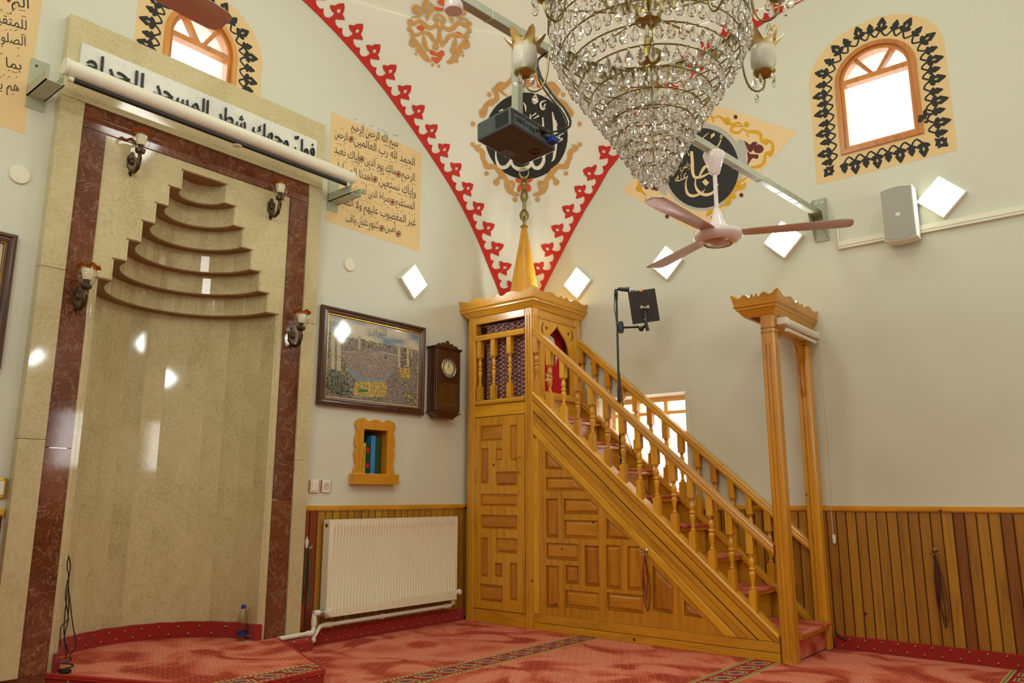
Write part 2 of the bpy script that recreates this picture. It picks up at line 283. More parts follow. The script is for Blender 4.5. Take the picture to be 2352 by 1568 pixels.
# ------------------------------------------------------------------ mesh builder
class MB:
    def __init__(s): s.v = []; s.f = []
    def add(s, vs, fs):
        n = len(s.v); s.v += [tuple(p) for p in vs]; s.f += [tuple(i+n for i in q) for q in fs]; return s
    def box(s, x0, x1, y0, y1, z0, z1):
        return s.add([(x, y, z) for z in (z0, z1) for y in (y0, y1) for x in (x0, x1)], [(0, 2, 3, 1), (4, 5, 7, 6), (0, 1, 5, 4), (2, 6, 7, 3), (0, 4, 6, 2), (1, 3, 7, 5)])
    def obox(s, c, ux, uy, uz):      # centre and three half vectors
        c, ux, uy, uz = V(c), V(ux), V(uy), V(uz)
        return s.add([c+ux*a+uy*b+uz*d for d in (-1, 1) for b in (-1, 1) for a in (-1, 1)], [(0, 2, 3, 1), (4, 5, 7, 6), (0, 1, 5, 4), (2, 6, 7, 3), (0, 4, 6, 2), (1, 3, 7, 5)])
    def ext(s, pts, vec):
        n = len(pts); vec = V(vec); P = [V(p) for p in pts]
        return s.add(P+[p+vec for p in P], [tuple(range(n)), tuple(range(2*n-1, n-1, -1))]+[(i, (i+1) % n, n+(i+1) % n, n+i) for i in range(n)])
    def loft(s, rings, closed=True, caps=True, loop=False):
        n = len(rings[0]); vs = [p for r in rings for p in r]; fs = []
        m = len(rings)
        for j in range(m if loop else m-1):
            j2 = (j+1) % m
            for i in range(n if closed else n-1): fs.append((j*n+i, j*n+(i+1) % n, j2*n+(i+1) % n, j2*n+i))
        if caps and not loop: fs += [tuple(range(n-1, -1, -1)), tuple(range((m-1)*n, m*n))]
        return s.add(vs, fs)
    def lathe(s, prof, c=(0, 0, 0), n=16, axis=(0, 0, 1), caps=True):
        ax = V(axis).normalized(); u = ax.orthogonal().normalized(); w_ = ax.cross(u); c = V(c)
        return s.loft([[c+ax*z+(u*math.cos(2*math.pi*i/n)+w_*math.sin(2*math.pi*i/n))*max(r, 1e-4) for i in range(n)] for r, z in prof], caps=caps)
    def tube(s, pts, r, n=8, closed=False):
        P = [V(p) for p in pts]; m = len(P); rings = []; prev = None
        for i in range(m):
            t = (P[(i+1) % m]-P[i-1]) if closed else (P[min(i+1, m-1)]-P[max(i-1, 0)])
            t = t.normalized() if t.length > 1e-9 else V((0, 0, 1))
            u = (prev-t*prev.dot(t)) if prev else t.orthogonal()
            u = u.normalized() if u.length > 1e-6 else t.orthogonal().normalized(); prev = u; w_ = t.cross(u)
            rr = r[i] if isinstance(r, (list, tuple)) else r
            rings.append([P[i]+(u*math.cos(2*math.pi*k/n)+w_*math.sin(2*math.pi*k/n))*rr for k in range(n)])
        return s.loft(rings, loop=closed)
    def sphere(s, c, r, n=8, sz=1.0):
        k = max(4, n//2); return s.lathe([(r*math.sin(math.pi*i/k), -r*sz*math.cos(math.pi*i/k)) for i in range(k+1)], c, n)
    def sheet(s, outer, holes, fn, w0, w1, sides=True):
        loops = [outer]+list(holes); tri = tessellate_polygon([[V((p[0], p[1], 0)) for p in l] for l in loops])
        flat = [p for l in loops for p in l]; n = len(flat)
        vs = [fn(p[0], p[1], w0) for p in flat]+[fn(p[0], p[1], w1) for p in flat]
        fs = [tuple(q) for q in tri]+[tuple(i+n for i in reversed(q)) for q in tri]; k = 0
        if sides:
            for l in loops:
                m = len(l)
                for i in range(m): fs.append((k+i, k+(i+1) % m, n+k+(i+1) % m, n+k+i))
                k += m
        return s.add(vs, fs)
    def mesh(s, name, mat, smooth=False, recalc=True):
        me = bpy.data.meshes.new(name); me.from_pydata([tuple(p) for p in s.v], [], s.f)
        if recalc:
            b = bmesh.new(); b.from_mesh(me); bmesh.ops.recalc_face_normals(b, faces=b.faces); b.to_mesh(me); b.free()
        if smooth: me.shade_smooth(); 
        me.materials.append(M[mat] if isinstance(mat, str) else mat); return me
    def build(s, name, mat, parent=None, smooth=False, bevel=0, auto=None):
        me = s.mesh(name, mat, smooth)
        if smooth and auto != 0:
            try: me.set_sharp_from_angle(angle=R(auto or 38))
            except Exception: pass
        o = bpy.data.objects.new(name, me); COL.objects.link(o)
        if bevel:
            m = o.modifiers.new('bevel', 'BEVEL'); m.width = bevel; m.segments = 2; m.limit_method = 'ANGLE'; m.angle_limit = R(40)
        if parent: setpar(o, parent)
        return o
def setpar(o, parent):
    o.parent = parent; o.matrix_parent_inverse = Matrix.Translation(-wloc(parent))
def wloc(o):
    l = o.location.copy()
    return l+wloc(o.parent)+o.matrix_parent_inverse.translation if o.parent else l
def tag(o, label, cat, group=None, kind=None):
    if label: o['label'] = label
    if cat: o['category'] = cat
    if group: o['group'] = group
    if kind: o['kind'] = kind
    return o
def thing(name, label, cat, loc, group=None, kind=None):
    o = bpy.data.objects.new(name, None); o.empty_display_size = .05; COL.objects.link(o); o.location = loc; return tag(o, label, cat, group, kind)
def piece(name, me, parent, loc=None):
    o = bpy.data.objects.new(name, me); COL.objects.link(o)
    if loc is not None: o.location = loc
    if parent: setpar(o, parent)
    return o
def dup(root, delta, label, group=None, rotz=0.0):
    r = root.copy(); COL.objects.link(r); r.location = root.location+V(delta); r.rotation_euler.z += rotz; r['label'] = label
    if group: r['group'] = group
    for ch in list(root.children):
        c = ch.copy(); COL.objects.link(c); c.parent = r
        for g_ in ch.children:
            d = g_.copy(); COL.objects.link(d); d.parent = c
    return r
def box(name, mat, parent, *a, bevel=0): return MB().box(*a).build(name, mat, parent, bevel=bevel)
# 2D curves -----------------------------------------------------------
def crom(pts, k=6, closed=False):
    n = len(pts); out = []
    for i in range(n if closed else n-1):
        p0, p1, p2, p3 = (pts[(i-1) % n], pts[i], pts[(i+1) % n], pts[(i+2) % n]) if closed else (pts[max(i-1, 0)], pts[i], pts[i+1], pts[min(i+2, n-1)])
        for j in range(k):
            t_ = j/k; out.append(tuple(.5*((2*b_)+(c_-a_)*t_+(2*a_-5*b_+4*c_-d_)*t_*t_+(3*b_-a_-3*c_+d_)*t_**3) for a_, b_, c_, d_ in zip(p0, p1, p2, p3)))
    if not closed: out.append(tuple(pts[-1]))
    return out
def stroke(mb, pts, wd, fn, w0, w1, k=6):
    """tapered brush stroke: pts 2D, wd list of widths (or number)"""
    if not isinstance(wd, (list, tuple)): wd = [wd]*len(pts)
    q = crom([(p[0], p[1], w_) for p, w_ in zip(pts, wd)], k)
    L, Rr = [], []
    for i in range(len(q)):
        a_, b_ = q[max(i-1, 0)], q[min(i+1, len(q)-1)]; dx, dy = b_[0]-a_[0], b_[1]-a_[1]; l = math.hypot(dx, dy) or 1
        h = max(q[i][2], .01*max(wd))/2; L.append((q[i][0]-dy/l*h, q[i][1]+dx/l*h)); Rr.append((q[i][0]+dy/l*h, q[i][1]-dx/l*h))
    n = len(q); vs = [fn(p[0], p[1], w0) for p in L+Rr]+[fn(p[0], p[1], w1) for p in L+Rr]; fs = []
    for i in range(n-1):
        fs += [(i, i+1, n+i+1, n+i), (2*n+i, 3*n+i, 3*n+i+1, 2*n+i+1), (i, 2*n+i, 2*n+i+1, i+1), (n+i, n+i+1, 3*n+i+1, 3*n+i)]
    fs += [(0, n, 3*n, 2*n), (n-1, 3*n-1, 4*n-1, 2*n-1)]
    mb.add(vs, fs)
def blob(mb, cx_, cy_, rx, ry, fn, w0, w1, n=14, rot=0.):
    c_, s_ = math.cos(rot), math.sin(rot)
    mb.sheet([(cx_+rx*math.cos(2*math.pi*i/n)*c_-ry*math.sin(2*math.pi*i/n)*s_, cy_+rx*math.cos(2*math.pi*i/n)*s_+ry*math.sin(2*math.pi*i/n)*c_) for i in range(n)], [], fn, w0, w1)
# Arabic shaping -------------------------------------------------------
_A = {}
for ch, base, n_ in (('ا', 0xFE8D, 2), ('أ', 0xFE83, 2), ('إ', 0xFE87, 2), ('ب', 0xFE8F, 4), ('ة', 0xFE93, 2), ('ت', 0xFE95, 4), ('ث', 0xFE99, 4), ('ج', 0xFE9D, 4), ('ح', 0xFEA1, 4), ('خ', 0xFEA5, 4), ('د', 0xFEA9, 2), ('ذ', 0xFEAB, 2), ('ر', 0xFEAD, 2), ('ز', 0xFEAF, 2), ('س', 0xFEB1, 4), ('ش', 0xFEB5, 4), ('ص', 0xFEB9, 4), ('ض', 0xFEBD, 4), ('ط', 0xFEC1, 4), ('ظ', 0xFEC5, 4), ('ع', 0xFEC9, 4), ('غ', 0xFECD, 4), ('ف', 0xFED1, 4), ('ق', 0xFED5, 4), ('ك', 0xFED9, 4), ('ل', 0xFEDD, 4), ('م', 0xFEE1, 4), ('ن', 0xFEE5, 4), ('ه', 0xFEE9, 4), ('و', 0xFEED, 2), ('ى', 0xFEEF, 2), ('ي', 0xFEF1, 4)):
    _A[ch] = (base, n_)
def shape(s):
    s = s.replace('لا', '\u0001'); out = []
    for i, ch in enumerate(s):
        prev = s[i-1] if i else ' '; nxt = s[i+1] if i+1 < len(s) else ' '
        jp = prev in _A and _A[prev][1] == 4; jn = nxt in _A or nxt == '\u0001'
        if ch == '\u0001': out.append(chr(0xFEFC if jp else 0xFEFB)); continue
        if ch not in _A: out.append(ch); continue
        b_, n_ = _A[ch]
        if n_ == 2: out.append(chr(b_+(1 if jp else 0)))
        else: out.append(chr(b_+(3 if jp and jn else 1 if jp else 2 if jn else 0)))
    return ''.join(reversed(out))
def glyphs(s, res=3):
    """outlines of a line of text as [(outer, [holes])], scaled so the text is 1 high per font size"""
    c = bpy.data.curves.new('t', 'FONT'); c.body = s; c.size = 1; o = bpy.data.objects.new('t', c); COL.objects.link(o)
    dg = bpy.context.evaluated_depsgraph_get(); cu = o.evaluated_get(dg).to_curve(dg, apply_modifiers=False)
    polys = []
    for sp in cu.splines:
        P = []
        if sp.type == 'BEZIER':
            bp = sp.bezier_points; n = len(bp)
            for i in range(n):
                a_, b_ = bp[i], bp[(i+1) % n]; p0, p1, p2, p3 = a_.co, a_.handle_right, b_.handle_left, b_.co
                straight = (p1-p0).cross(p3-p0).length < 1e-5 and (p2-p0).cross(p3-p0).length < 1e-5
                for j in range(1 if straight else res):
                    t_ = j/res; q = p0*(1-t_)**3+p1*3*t_*(1-t_)**2+p2*3*t_*t_*(1-t_)+p3*t_**3; P.append((q.x, q.y))
        else: P = [(p.co.x, p.co.y) for p in sp.points]
        R_ = [P[0]]
        for p in P[1:]:
            if abs(p[0]-R_[-1][0])+abs(p[1]-R_[-1][1]) > 1e-4: R_.append(p)
        if len(R_) > 2: polys.append(R_)
    bpy.data.objects.remove(o, do_unlink=True); bpy.data.curves.remove(c)
    area = lambda P: sum(P[i-1][0]*P[i][1]-P[i][0]*P[i-1][1] for i in range(len(P)))/2
    if not polys: return []
    sg = math.copysign(1, area(max(polys, key=lambda p: abs(area(p)))))
    outs = [(p, []) for p in polys if area(p)*sg > 0]
    def inside(q, P):
        r = False
        for i in range(len(P)):
            (x1_, y1_), (x2_, y2_) = P[i-1], P[i]
            if (y1_ > q[1]) != (y2_ > q[1]) and q[0] < (x2_-x1_)*(q[1]-y1_)/(y2_-y1_)+x1_: r = not r
        return r
    for p in polys:
        if area(p)*sg < 0:
            for o_ in outs:
                if inside(p[0], o_[0]): o_[1].append(p); break
    return outs
def write(mb, s, fn, w0, w1, marks=0, arabic=True, res=3, seed=1):
    """fn(u,v,w): u 0..1 along the line, v in em heights (0 = baseline)"""
    G = glyphs(shape(s) if arabic else s, res)
    if not G: return
    x0 = min(p[0] for o_, h in G for p in o_); x1_ = max(p[0] for o_, h in G for p in o_); k = 1/(x1_-x0)
    g = lambda u, v, w_: fn((u-x0)*k, v, w_)
    for o_, h in G: mb.sheet(o_, h, g, w0, w1)
    rr = random.Random(seed)
    x = x0+.1
    while marks and x < x1_-.1:
        kind_ = rr.random(); v = (.78+rr.random()*.2) if rr.random() < .65 else (-.22-rr.random()*.12)
        if kind_ < .62: stroke(mb, [(x, v), (x+.17, v+.09)], .035, g, w0, w1, 1)
        elif kind_ < .82: stroke(mb, [(x, v), (x+.05, v+.07), (x+.1, v), (x+.04, v-.1)], .035, g, w0, w1, 2)
        else: stroke(mb, [(x-.05, v), (x+.35, v+.03)], .035, g, w0, w1, 1)
        x += (.34+rr.random()*.28)/marks
    return 1/k
# ================================================================== STRUCTURE
XL, YBK, CX, CY = -6.49, -6.49, -3.22, -3.22
import numpy as np
fnF = lambda u, v, w_: (u, -w_, v)            # front (niche) wall, w towards the room
fnR = lambda u, v, w_: (XB-w_, u, v)
fnL = lambda u, v, w_: (XL+w_, u, v)
fnK = lambda u, v, w_: (u, YBK+w_, v)
def arch(u0, u1, z0, zs, zt, n=14):
    c_, a_ = (u0+u1)/2, (u1-u0)/2
    return [(u0, z0), (u1, z0), (u1, zs)]+[(c_+a_*math.cos(math.pi*i/n), zs+(zt-zs)*math.sin(math.pi*i/n)) for i in range(1, n)]+[(u0, zs)]
def rect(u0, u1, z0, z1): return [(u0, z0), (u1, z0), (u1, z1), (u0, z1)]
def struct(name, mb, mat, **k): return tag(mb.build(name, mat, **k), None, None, None, 'structure')
struct('floor', MB().box(XL-.3, XB+.3, YBK-.3, .9, -.1, 0), 'carpet')
WIN1 = (-3.665, -3.118, 3.475, 4.035, 4.28)     # y0 y1 z0 spring top   (right wall)
WIN2 = (-3.545, -3.04, 3.45, 4.0, 4.25)        # x0 x1               (front wall)
WIN3 = (-1.765, -.93, 1.03, 1.835)
wf = struct('wall_front', MB().sheet(rect(XL-.3, XB+.3, 0, 5.0), [rect(-3.95, -2.5, .01, 3.2), arch(*WIN2), rect(-1.80, -1.535, 1.165, 1.52)], fnF, 0, -.32), 'wall')
wr = struct('wall_right', MB().sheet(rect(YBK-.3, .0, 0, 5.0), [arch(*WIN1), rect(*WIN3)], fnR, 0, -.32), 'wall')
BW = [arch(-3.85, -2.75, 3.3, 4.0, 4.4)]
wl = struct('wall_left', MB().sheet(rect(YBK-.3, .0, 0, 5.0), BW, fnL, 0, -.32), 'wall')
wb = struct('wall_back', MB().sheet(rect(XL-.3, XB+.3, 0, 5.0), [rect(-1.65, -1.15, 1.35, 2.15)], fnK, 0, -.32), 'wall')
# pendentive ----------------------------------------------------------
zA = [2.45, 2.6, 2.75, 2.896, 3.126, 3.431, 3.713, 3.965, 4.205, 4.413, 4.597, 4.749, 4.83, 4.865]
xA = [.05, -.02, -.10, -.19, -.349, -.571, -.833, -1.138, -1.469, -1.784, -2.138, -2.536, -2.88, -3.22]
_b = [pB(*p) for p in ((1248, 667), (1293, 578), (1341, 487), (1376, 431), (1400, 388), (1421, 349), (1724, 68.5), (1788, 35), (1848, 0))]
_b = [p for p in _b if p.z < 4.02]
zB = [2.45, 2.66]+[p.z for p in _b]+[4.205, 4.413, 4.597, 4.749, 4.83, 4.865]; yB = [0., -.17]+[p.y for p in _b]+[-1.469, -1.784, -2.138, -2.536, -2.9, -3.3]
def fitted(zs, vs):
    q = crom(list(zip(zs, vs)), 5); return [a_[0] for a_ in q], [a_[1] for a_ in q]
zA, xA = fitted(zA, xA); zB, yB = fitted(zB, yB)
def S(z, a_):
    xa, yb = float(np.interp(z, zA, xA)), float(np.interp(z, zB, yB))
    pa, pb = (xa-CX, -CY), (XB-CX, yb-CY)
    ra, rb = math.hypot(*pa), math.hypot(*pb); ta, tb = math.atan2(pa[1], pa[0]), math.atan2(pb[1], pb[0])
    if z > 4.865: 
        k = math.sqrt(max(0, 18.7-(z-2)**2)/(18.7-2.865**2)); ra *= k; rb *= k
    q_ = max(0., min(1., (z-3.2)/1.665)); r_ = (ra+(rb-ra)*a_)*(1+.062*math.sin(math.pi*q_)**2*math.sin(math.pi*max(0., min(1., a_)))**2); t_ = ta+(tb-ta)*a_
    return V((CX+r_*math.cos(t_), CY+r_*math.sin(t_), z))
zs = [2.46+(4.865-2.46)*i/60 for i in range(61)]
pm = MB(); NC = 24
pm.add([S(z, j/NC) for z in zs for j in range(NC+1)], [(i*(NC+1)+j, i*(NC+1)+j+1, (i+1)*(NC+1)+j+1, (i+1)*(NC+1)+j) for i in range(60) for j in range(NC)])
pme = pm.mesh('pendentive', 'pend', smooth=True)
for k in range(4):
    o = piece('pendentive', pme, None); tag(o, None, None, None, 'structure')
    if k: o.matrix_world = Matrix.Translation((CX, CY, 0)) @ Matrix.Rotation(math.pi/2*k, 4, 'Z') @ Matrix.Translation((-CX, -CY, 0))
dm = MB(); NZ = 18
DZZ = lambda j: 4.86+1.464*math.sin(math.pi/2*j/NZ)
DK = lambda j: max(.004, math.sqrt(max(0, 18.7-(DZZ(j)-2)**2)/(18.7-2.865**2)))
dm.loft([[(CX+3.25*DK(j)*math.cos(2*math.pi*i/72), CY+3.25*DK(j)*math.sin(2*math.pi*i/72), DZZ(j)) for i in range(72)] for j in range(NZ+1)], caps=False)
struct('ceiling', dm, 'pend', smooth=True, auto=0)
def pend(px, py, off=.004):
    """the point of the pendentive seen at a pixel, lifted off towards the room"""
    z, a_ = 3.7, .5; q = (z, a_)
    v = ray(px, py).normalized()
    for _ in range(14):
        P = S(*q); e = P-CAM; e = e-v*e.dot(v); dz = (S(q[0]+1e-3, q[1])-P)*1000; da = (S(q[0], q[1]+1e-3)-P)*1000
        dz -= v*dz.dot(v); da -= v*da.dot(v)
        A = Matrix(((dz.dot(dz), dz.dot(da)), (dz.dot(da), da.dot(da)))); b_ = V((-e.dot(dz), -e.dot(da)))
        try: s_ = A.inverted() @ b_
        except Exception: break
        q = (min(5.6, max(2.47, q[0]+max(-.6, min(.6, s_[0])))), min(1.2, max(-.2, q[1]+max(-.3, min(.3, s_[1])))))
    P = S(*q); n_ = (S(q[0]+1e-3, q[1])-P).cross(S(q[0], q[1]+1e-3)-P).normalized()
    if n_.dot(CAM-P) < 0: n_ = -n_
    return P+n_*off
# windows -------------------------------------------------------------
def arch_window(name, fn, W, back=.0):
    """timber frame, fanlight with two glazing bars, clear panes"""
    u0, u1, z0, zs_, zt = W; d = .048
    root = tag(bpy.data.objects.new(name, None), None, None, None, 'structure'); COL.objects.link(root); root.location = fn((u0+u1)/2, z0, 0)
    w1, w0 = .014, -.05
    MB().sheet(arch(u0-.004, u1+.004, z0-.004, zs_, zt+.004), [arch(u0+d*.62, u1-d*.62, z0+d*.62, zs_, zt-d*.62)], fn, w0, w1).build('window_casing', 'window_wood', root, bevel=.003)
    MB().sheet(arch(u0+d*.5, u1-d*.5, z0+d*.5, zs_, zt-d*.5), [arch(u0+d*1.15, u1-d*1.15, z0+d*1.15, zs_, zt-d*1.15)], fn, w0-.03, w1-.022).build('sash_frame', 'window_wood', root, bevel=.002)
    MB().sheet(rect(u0+d, u1-d, zs_-.02, zs_+.02), [], fn, w0-.0215, w1-.0245).build('transom', 'window_wood', root)
    c_ = (u0+u1)/2; hw = (u1-u0)/2-d; hh = zt-zs_-d
    for sg in (-1, 1):
        m = MB(); a_ = R(56); e = (c_+sg*hw*math.cos(a_)*1.03, zs_+hh*math.sin(a_)*1.03); stroke(m, [(c_+sg*.012, zs_), e], .026, fn, w0-.018-sg*.001, w1-.0275-sg*.0008, 1); m.build('glazing_bar', 'window_wood', root)
    MB().sheet(rect(u0+d, u1-d, z0+d, zs_-.018), [], fn, w0-.008, w0-.004).build('pane', 'pane', root)
    m = MB(); m.sheet(arch(u0+d, u1-d, zs_+.018, zs_+.019, zt-d), [], fn, w0-.008, w0-.004); m.build('fanlight_pane', 'pane', root)
    return root
arch_window('window_1', fnR, WIN1); arch_window('window_2', fnF, WIN2)
arch_window('window_3', fnL, (-3.85, -2.75, 3.3, 4.0, 4.4))
def sq_window(name, fn, W, cuts, zbar, depth=.2, mat='window_wood'):
    u0, u1, z0, z1 = W; root = tag(bpy.data.objects.new(name, None), None, None, None, 'structure'); COL.objects.link(root); root.location = fn((u0+u1)/2, z0, 0)
    MB().sheet(rect(u0, u1, z0, z1), [rect(u0+.04, u1-.04, z0+.04, z1-.04)], fn, -depth-.04, -depth).build('window_casing', mat, root)
    for c_ in cuts: MB().sheet(rect(c_-.016, c_+.016, z0+.04, z1-.04), [], fn, -depth-.035, -depth+.005).build('mullion', mat, root)
    if zbar: MB().sheet(rect(u0+.04, u1-.04, zbar-.014, zbar+.014), [], fn, -depth-.03, -depth).build('transom', mat, root)
    MB().sheet(rect(u0+.03, u1-.03, z0+.03, z1-.03), [], fn, -depth-.026, -depth-.022).build('pane', 'pane', root)
    return root
w5 = sq_window('window_5', fnR, WIN3, [-1.20, -1.47], 1.70, .22, 'window_pale')
MB().sheet(rect(WIN3[0]-.045, WIN3[1]+.045, WIN3[2]-.045, WIN3[3]+.045), [rect(*WIN3)], fnR, 0, .006).build('window_surround', 'wall', w5, bevel=.002)
sq_window('window_6', fnK, (-1.65, -1.15, 1.35, 2.15), [], 1.98)
# dado: boards one by one where the photograph shows them, joined beyond ----------------
DZ = .925
def dado(name, fn, u0, u1, wd, mats):
    root = tag(bpy.data.objects.new(name, None), None, None, None, 'structure'); COL.objects.link(root); root.location = fn((u0+u1)/2, 0, 0)
    n = round((u1-u0)/wd); wd = (u1-u0)/n
    prof = [(-.5*wd+.003, .0), (-.5*wd+.003, .008), (-.5*wd+.008, .0125), (.5*wd-.008, .0125), (.5*wd-.003, .008), (.5*wd-.003, .0)]
    cache = {}
    for i in range(n):
        mt = mats(u0+(i+.5)*wd); c_ = u0+(i+.5)*wd
        if mt not in cache:
            m = MB(); m.loft([[V(fn(p[0], z, p[1]))-V(fn(0, 0, 0)) for p in prof] for z in (.03, DZ-.02)]); cache[mt] = m.mesh('board', mt)
        piece('board', cache[mt], root, fn(c_, 0, 0))
    MB().sheet(rect(u0, u1, .0, DZ-.03), [], fn, .0005, .002).build('board_backing', 'wood_dark', root)
    m = MB(); m.loft([[fn(u0+(u1-u0)*k, v, w_) for v, w_ in ((DZ-.022, 0), (DZ-.022, .02), (DZ-.012, .026), (DZ+.012, .026), (DZ+.015, .02), (DZ+.015, 0))] for k in (0, 1)]); m.build('dado_rail', 'wood_x' if fn is fnF else 'wood_y', root)
    return root
dado('trim_1', fnF, -2.30, XB-.03, .0655, lambda u: 'plank_dark' if u < -2.14 or abs(u+2.03) < .02 or abs(u+1.83) < .02 else 'plank')
dado('trim_2', fnR, -4.5, 0, .0655, lambda u: 'plank_brown' if abs(u+3.62) < .04 or abs(u+3.86) < .03 or abs(u+4.2) < .03 else 'plank')
dado('trim_3', fnF, -4.55, -4.135, .0655, lambda u: 'plank_dark')
struct('trim_4', MB().sheet(rect(YBK, -4.5, 0, DZ), [], fnR, 0, .012).sheet(rect(YBK, 0, 0, DZ), [], fnL, 0, .012).sheet(rect(XL, XB, 0, DZ), [], fnK, 0, .012).sheet(rect(XL, -4.55, 0, DZ), [], fnF, 0, .012), 'plank')
# red carpet skirtings -------------------------------------------------
def skirting(name, pts, z0, z1, mat, th=.012):
    m = MB(); n = len(pts); rings = []
    for i, (x, y) in enumerate(pts):
        a_, b_ = V(pts[max(i-1, 0)]), V(pts[min(i+1, n-1)]); t_ = (b_-a_).normalized(); nx, ny = t_.y, -t_.x
        wob = .002*math.sin(i*2.3)
        rings.append([(x, y, z0), (x+nx*th, y+ny*th, z0), (x+nx*th, y+ny*th, z1-.004+wob), (x+nx*th*.5, y+ny*th*.5, z1+wob), (x, y, z1-.002+wob)])
    m.loft(rings); return struct(name, m, mat)
skirting('baseboard_front', [(-2.26+i*.06, -.013) for i in range(27)]+[(-.66, -.013)], .001, .095, 'skirt_x')
skirting('baseboard_right', [(XB-.013, -2.80-i*.1) for i in range(36)], .001, .09, 'skirt_y')
skirting('baseboard_left', [(-4.6, -.013), (-4.14, -.013)], .001, .125, 'skirt_x')
# podium in front of the niche ---------------------------------------------
pod = tag(bpy.data.objects.new('prayer_podium', None), 'low carpeted platform in front of the marble niche', 'platform', None, 'structure'); COL.objects.link(pod); pod.location = (-3.2, -.6, 0)
del pod['category']; del pod['label']
PO = [(-3.86, -.045), (-3.40, -1.09), (-2.87, -1.075), (-2.475, -.045)]
nic = [(-3.22+.60*math.sin(R(a_)), -.05+.60*math.cos(R(a_))) for a_ in range(90, -91, -10)]
MB().ext([(x, y, .09) for x, y in PO+nic], (0, 0, .01)).build('podium_carpet', 'carpet_pod', pod)
MB().ext([(x, y, .0) for x, y in PO], (0, 0, .092)).build('podium_side', 'skirt_x', pod)
m = MB(); m.tube([(x, y, .096) for x, y in PO], .009, 8); m.build('carpet_binding', 'seam', pod, smooth=True)
m = MB(); m.tube([(x+dx, y-.004, .084) for (x, y), dx in zip(PO, (-.004, -.003, .003, .004))], .005, 6); m.build('carpet_binding', 'seam', pod, smooth=True)
skirting('baseboard_niche', [(-3.84, -.07)]+[(-3.22+.588*math.sin(R(a_)), -.05+.588*math.cos(R(a_))) for a_ in range(-90, 91, 6)][0:]+[(-2.60, -.06)], .1, .2, 'skirt_pod')
tag(MB().loft([[(x, y, z) for y, z in ((-.02, 0), (-.15, 0), (-.15, .06), (-.13, .078), (-.02, .082))] for x in (-2.46, -2.26)]).build('pipe_boxing', 'skirt_x', bevel=.004), None, None, None, 'structure')
# cable trunking joint covers -------------------------------------------------
# ================================================================== MARBLE NICHE
mih = thing('prayer_niche', 'tall beige marble prayer niche with stepped vaulted top and red marble bands', 'prayer niche', (-3.22, -.03, 0))
NC_ = (-3.22, -.05)
RAD = [.593, .517, .444, .371, .298, .226, .150]
ZT = [2.238, 2.372, 2.509, 2.648, 2.784, 2.920, 3.053]
def sector(m, r0, r1, a0, a1, z0, z1, n=2):
    A = [a0+(a1-a0)*i/n for i in range(n+1)]
    ring = [(NC_[0]+r0*math.sin(a), NC_[1]+r0*math.cos(a)) for a in A]+[(NC_[0]+r1*math.sin(a), NC_[1]+r1*math.cos(a)) for a in reversed(A)]
    m.ext([(x, y, z0) for x, y in ring], (0, 0, z1-z0))
ns = 14
for i in range(ns):
    g = .0022/.593; a0 = -math.pi/2+math.pi*i/ns+g; a1 = -math.pi/2+math.pi*(i+1)/ns-g
    m = MB(); sector(m, .593, .613, a0, a1, .10, ZT[0], 1); m.build('marble_strip', 'marble', mih)
m = MB(); sector(m, .5942, .618, -math.pi/2+.02, math.pi/2-.02, .1, ZT[0], 28); m.build('grout_backing', 'grout', mih)
for k in range(6):
    r_ = RAD[k+1]; n = max(7, round(math.pi*r_/.055)); z0, z1 = ZT[k]+.008, ZT[k+1]
    for i in range(n):
        g = .0009/r_; a0 = -math.pi/2+math.pi*i/n+g; a1 = -math.pi/2+math.pi*(i+1)/n-g
        m = MB(); sector(m, r_, r_+.012, a0, a1, z0, z1, 1); m.build('marble_tile', 'marble', mih)
    m = MB(); sector(m, r_+.0012, r_+.016, -math.pi/2+.04, math.pi/2-.04, z0, z1, 20); m.build('grout_backing', 'grout', mih)
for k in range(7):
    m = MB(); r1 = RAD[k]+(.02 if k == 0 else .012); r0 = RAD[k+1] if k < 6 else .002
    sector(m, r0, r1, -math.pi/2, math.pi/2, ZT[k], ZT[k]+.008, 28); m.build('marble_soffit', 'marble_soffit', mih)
step = [(-3.22-.6135, .1), (-3.22-.6135, ZT[0]+.0085)]
for k in range(6): step += [(-3.22-RAD[k+1]-.0125, ZT[k]+.0085), (-3.22-RAD[k+1]-.0125, ZT[k+1]+.0085)]
step = step+[(2*-3.22-x, z) for x, z in reversed(step)]
outl = [(-3.857, .1)]+step+[(-2.572, .1), (-2.572, 3.115), (-3.857, 3.115)]
MB().sheet(outl, [], fnF, .0, .05).build('front_slab', 'marble_flat', mih, bevel=.0015)
fr = .07; g = .0012
def slab(name, mat, x0, x1, z0, z1, y): return MB().box(x0+g, x1-g, -y, -.001, z0+g, z1-g).build(name, mat, mih, bevel=.0012)
for z0, z1 in ((.1, 1.26), (1.26, 2.196), (2.196, 3.115)): slab('red_band_slab', 'marble_red', -3.996, -3.857, z0, z1, .058)
for z0, z1 in ((.1, .98), (.98, 2.225), (2.225, 3.115)): slab('red_band_slab', 'marble_red', -2.572, -2.424, z0, z1, .058)
slab('red_band_slab', 'marble_red', -3.996, -3.08, 3.115, 3.258, .058); slab('red_band_slab', 'marble_red', -3.08, -2.424, 3.115, 3.258, .058)
for z0, z1 in ((.1, 1.3), (1.3, 2.241), (2.241, 3.195)): slab('frame_slab', 'marble_flat', -4.127, -3.996, z0, z1, fr)
for z0, z1 in ((.1, 1.25), (1.25, 2.22), (2.22, 3.19)): slab('frame_slab', 'marble_flat', -2.424, -2.31, z0, z1, fr)
slab('frame_slab', 'marble_flat', -4.127, -2.31, 3.258, 3.772, fr)
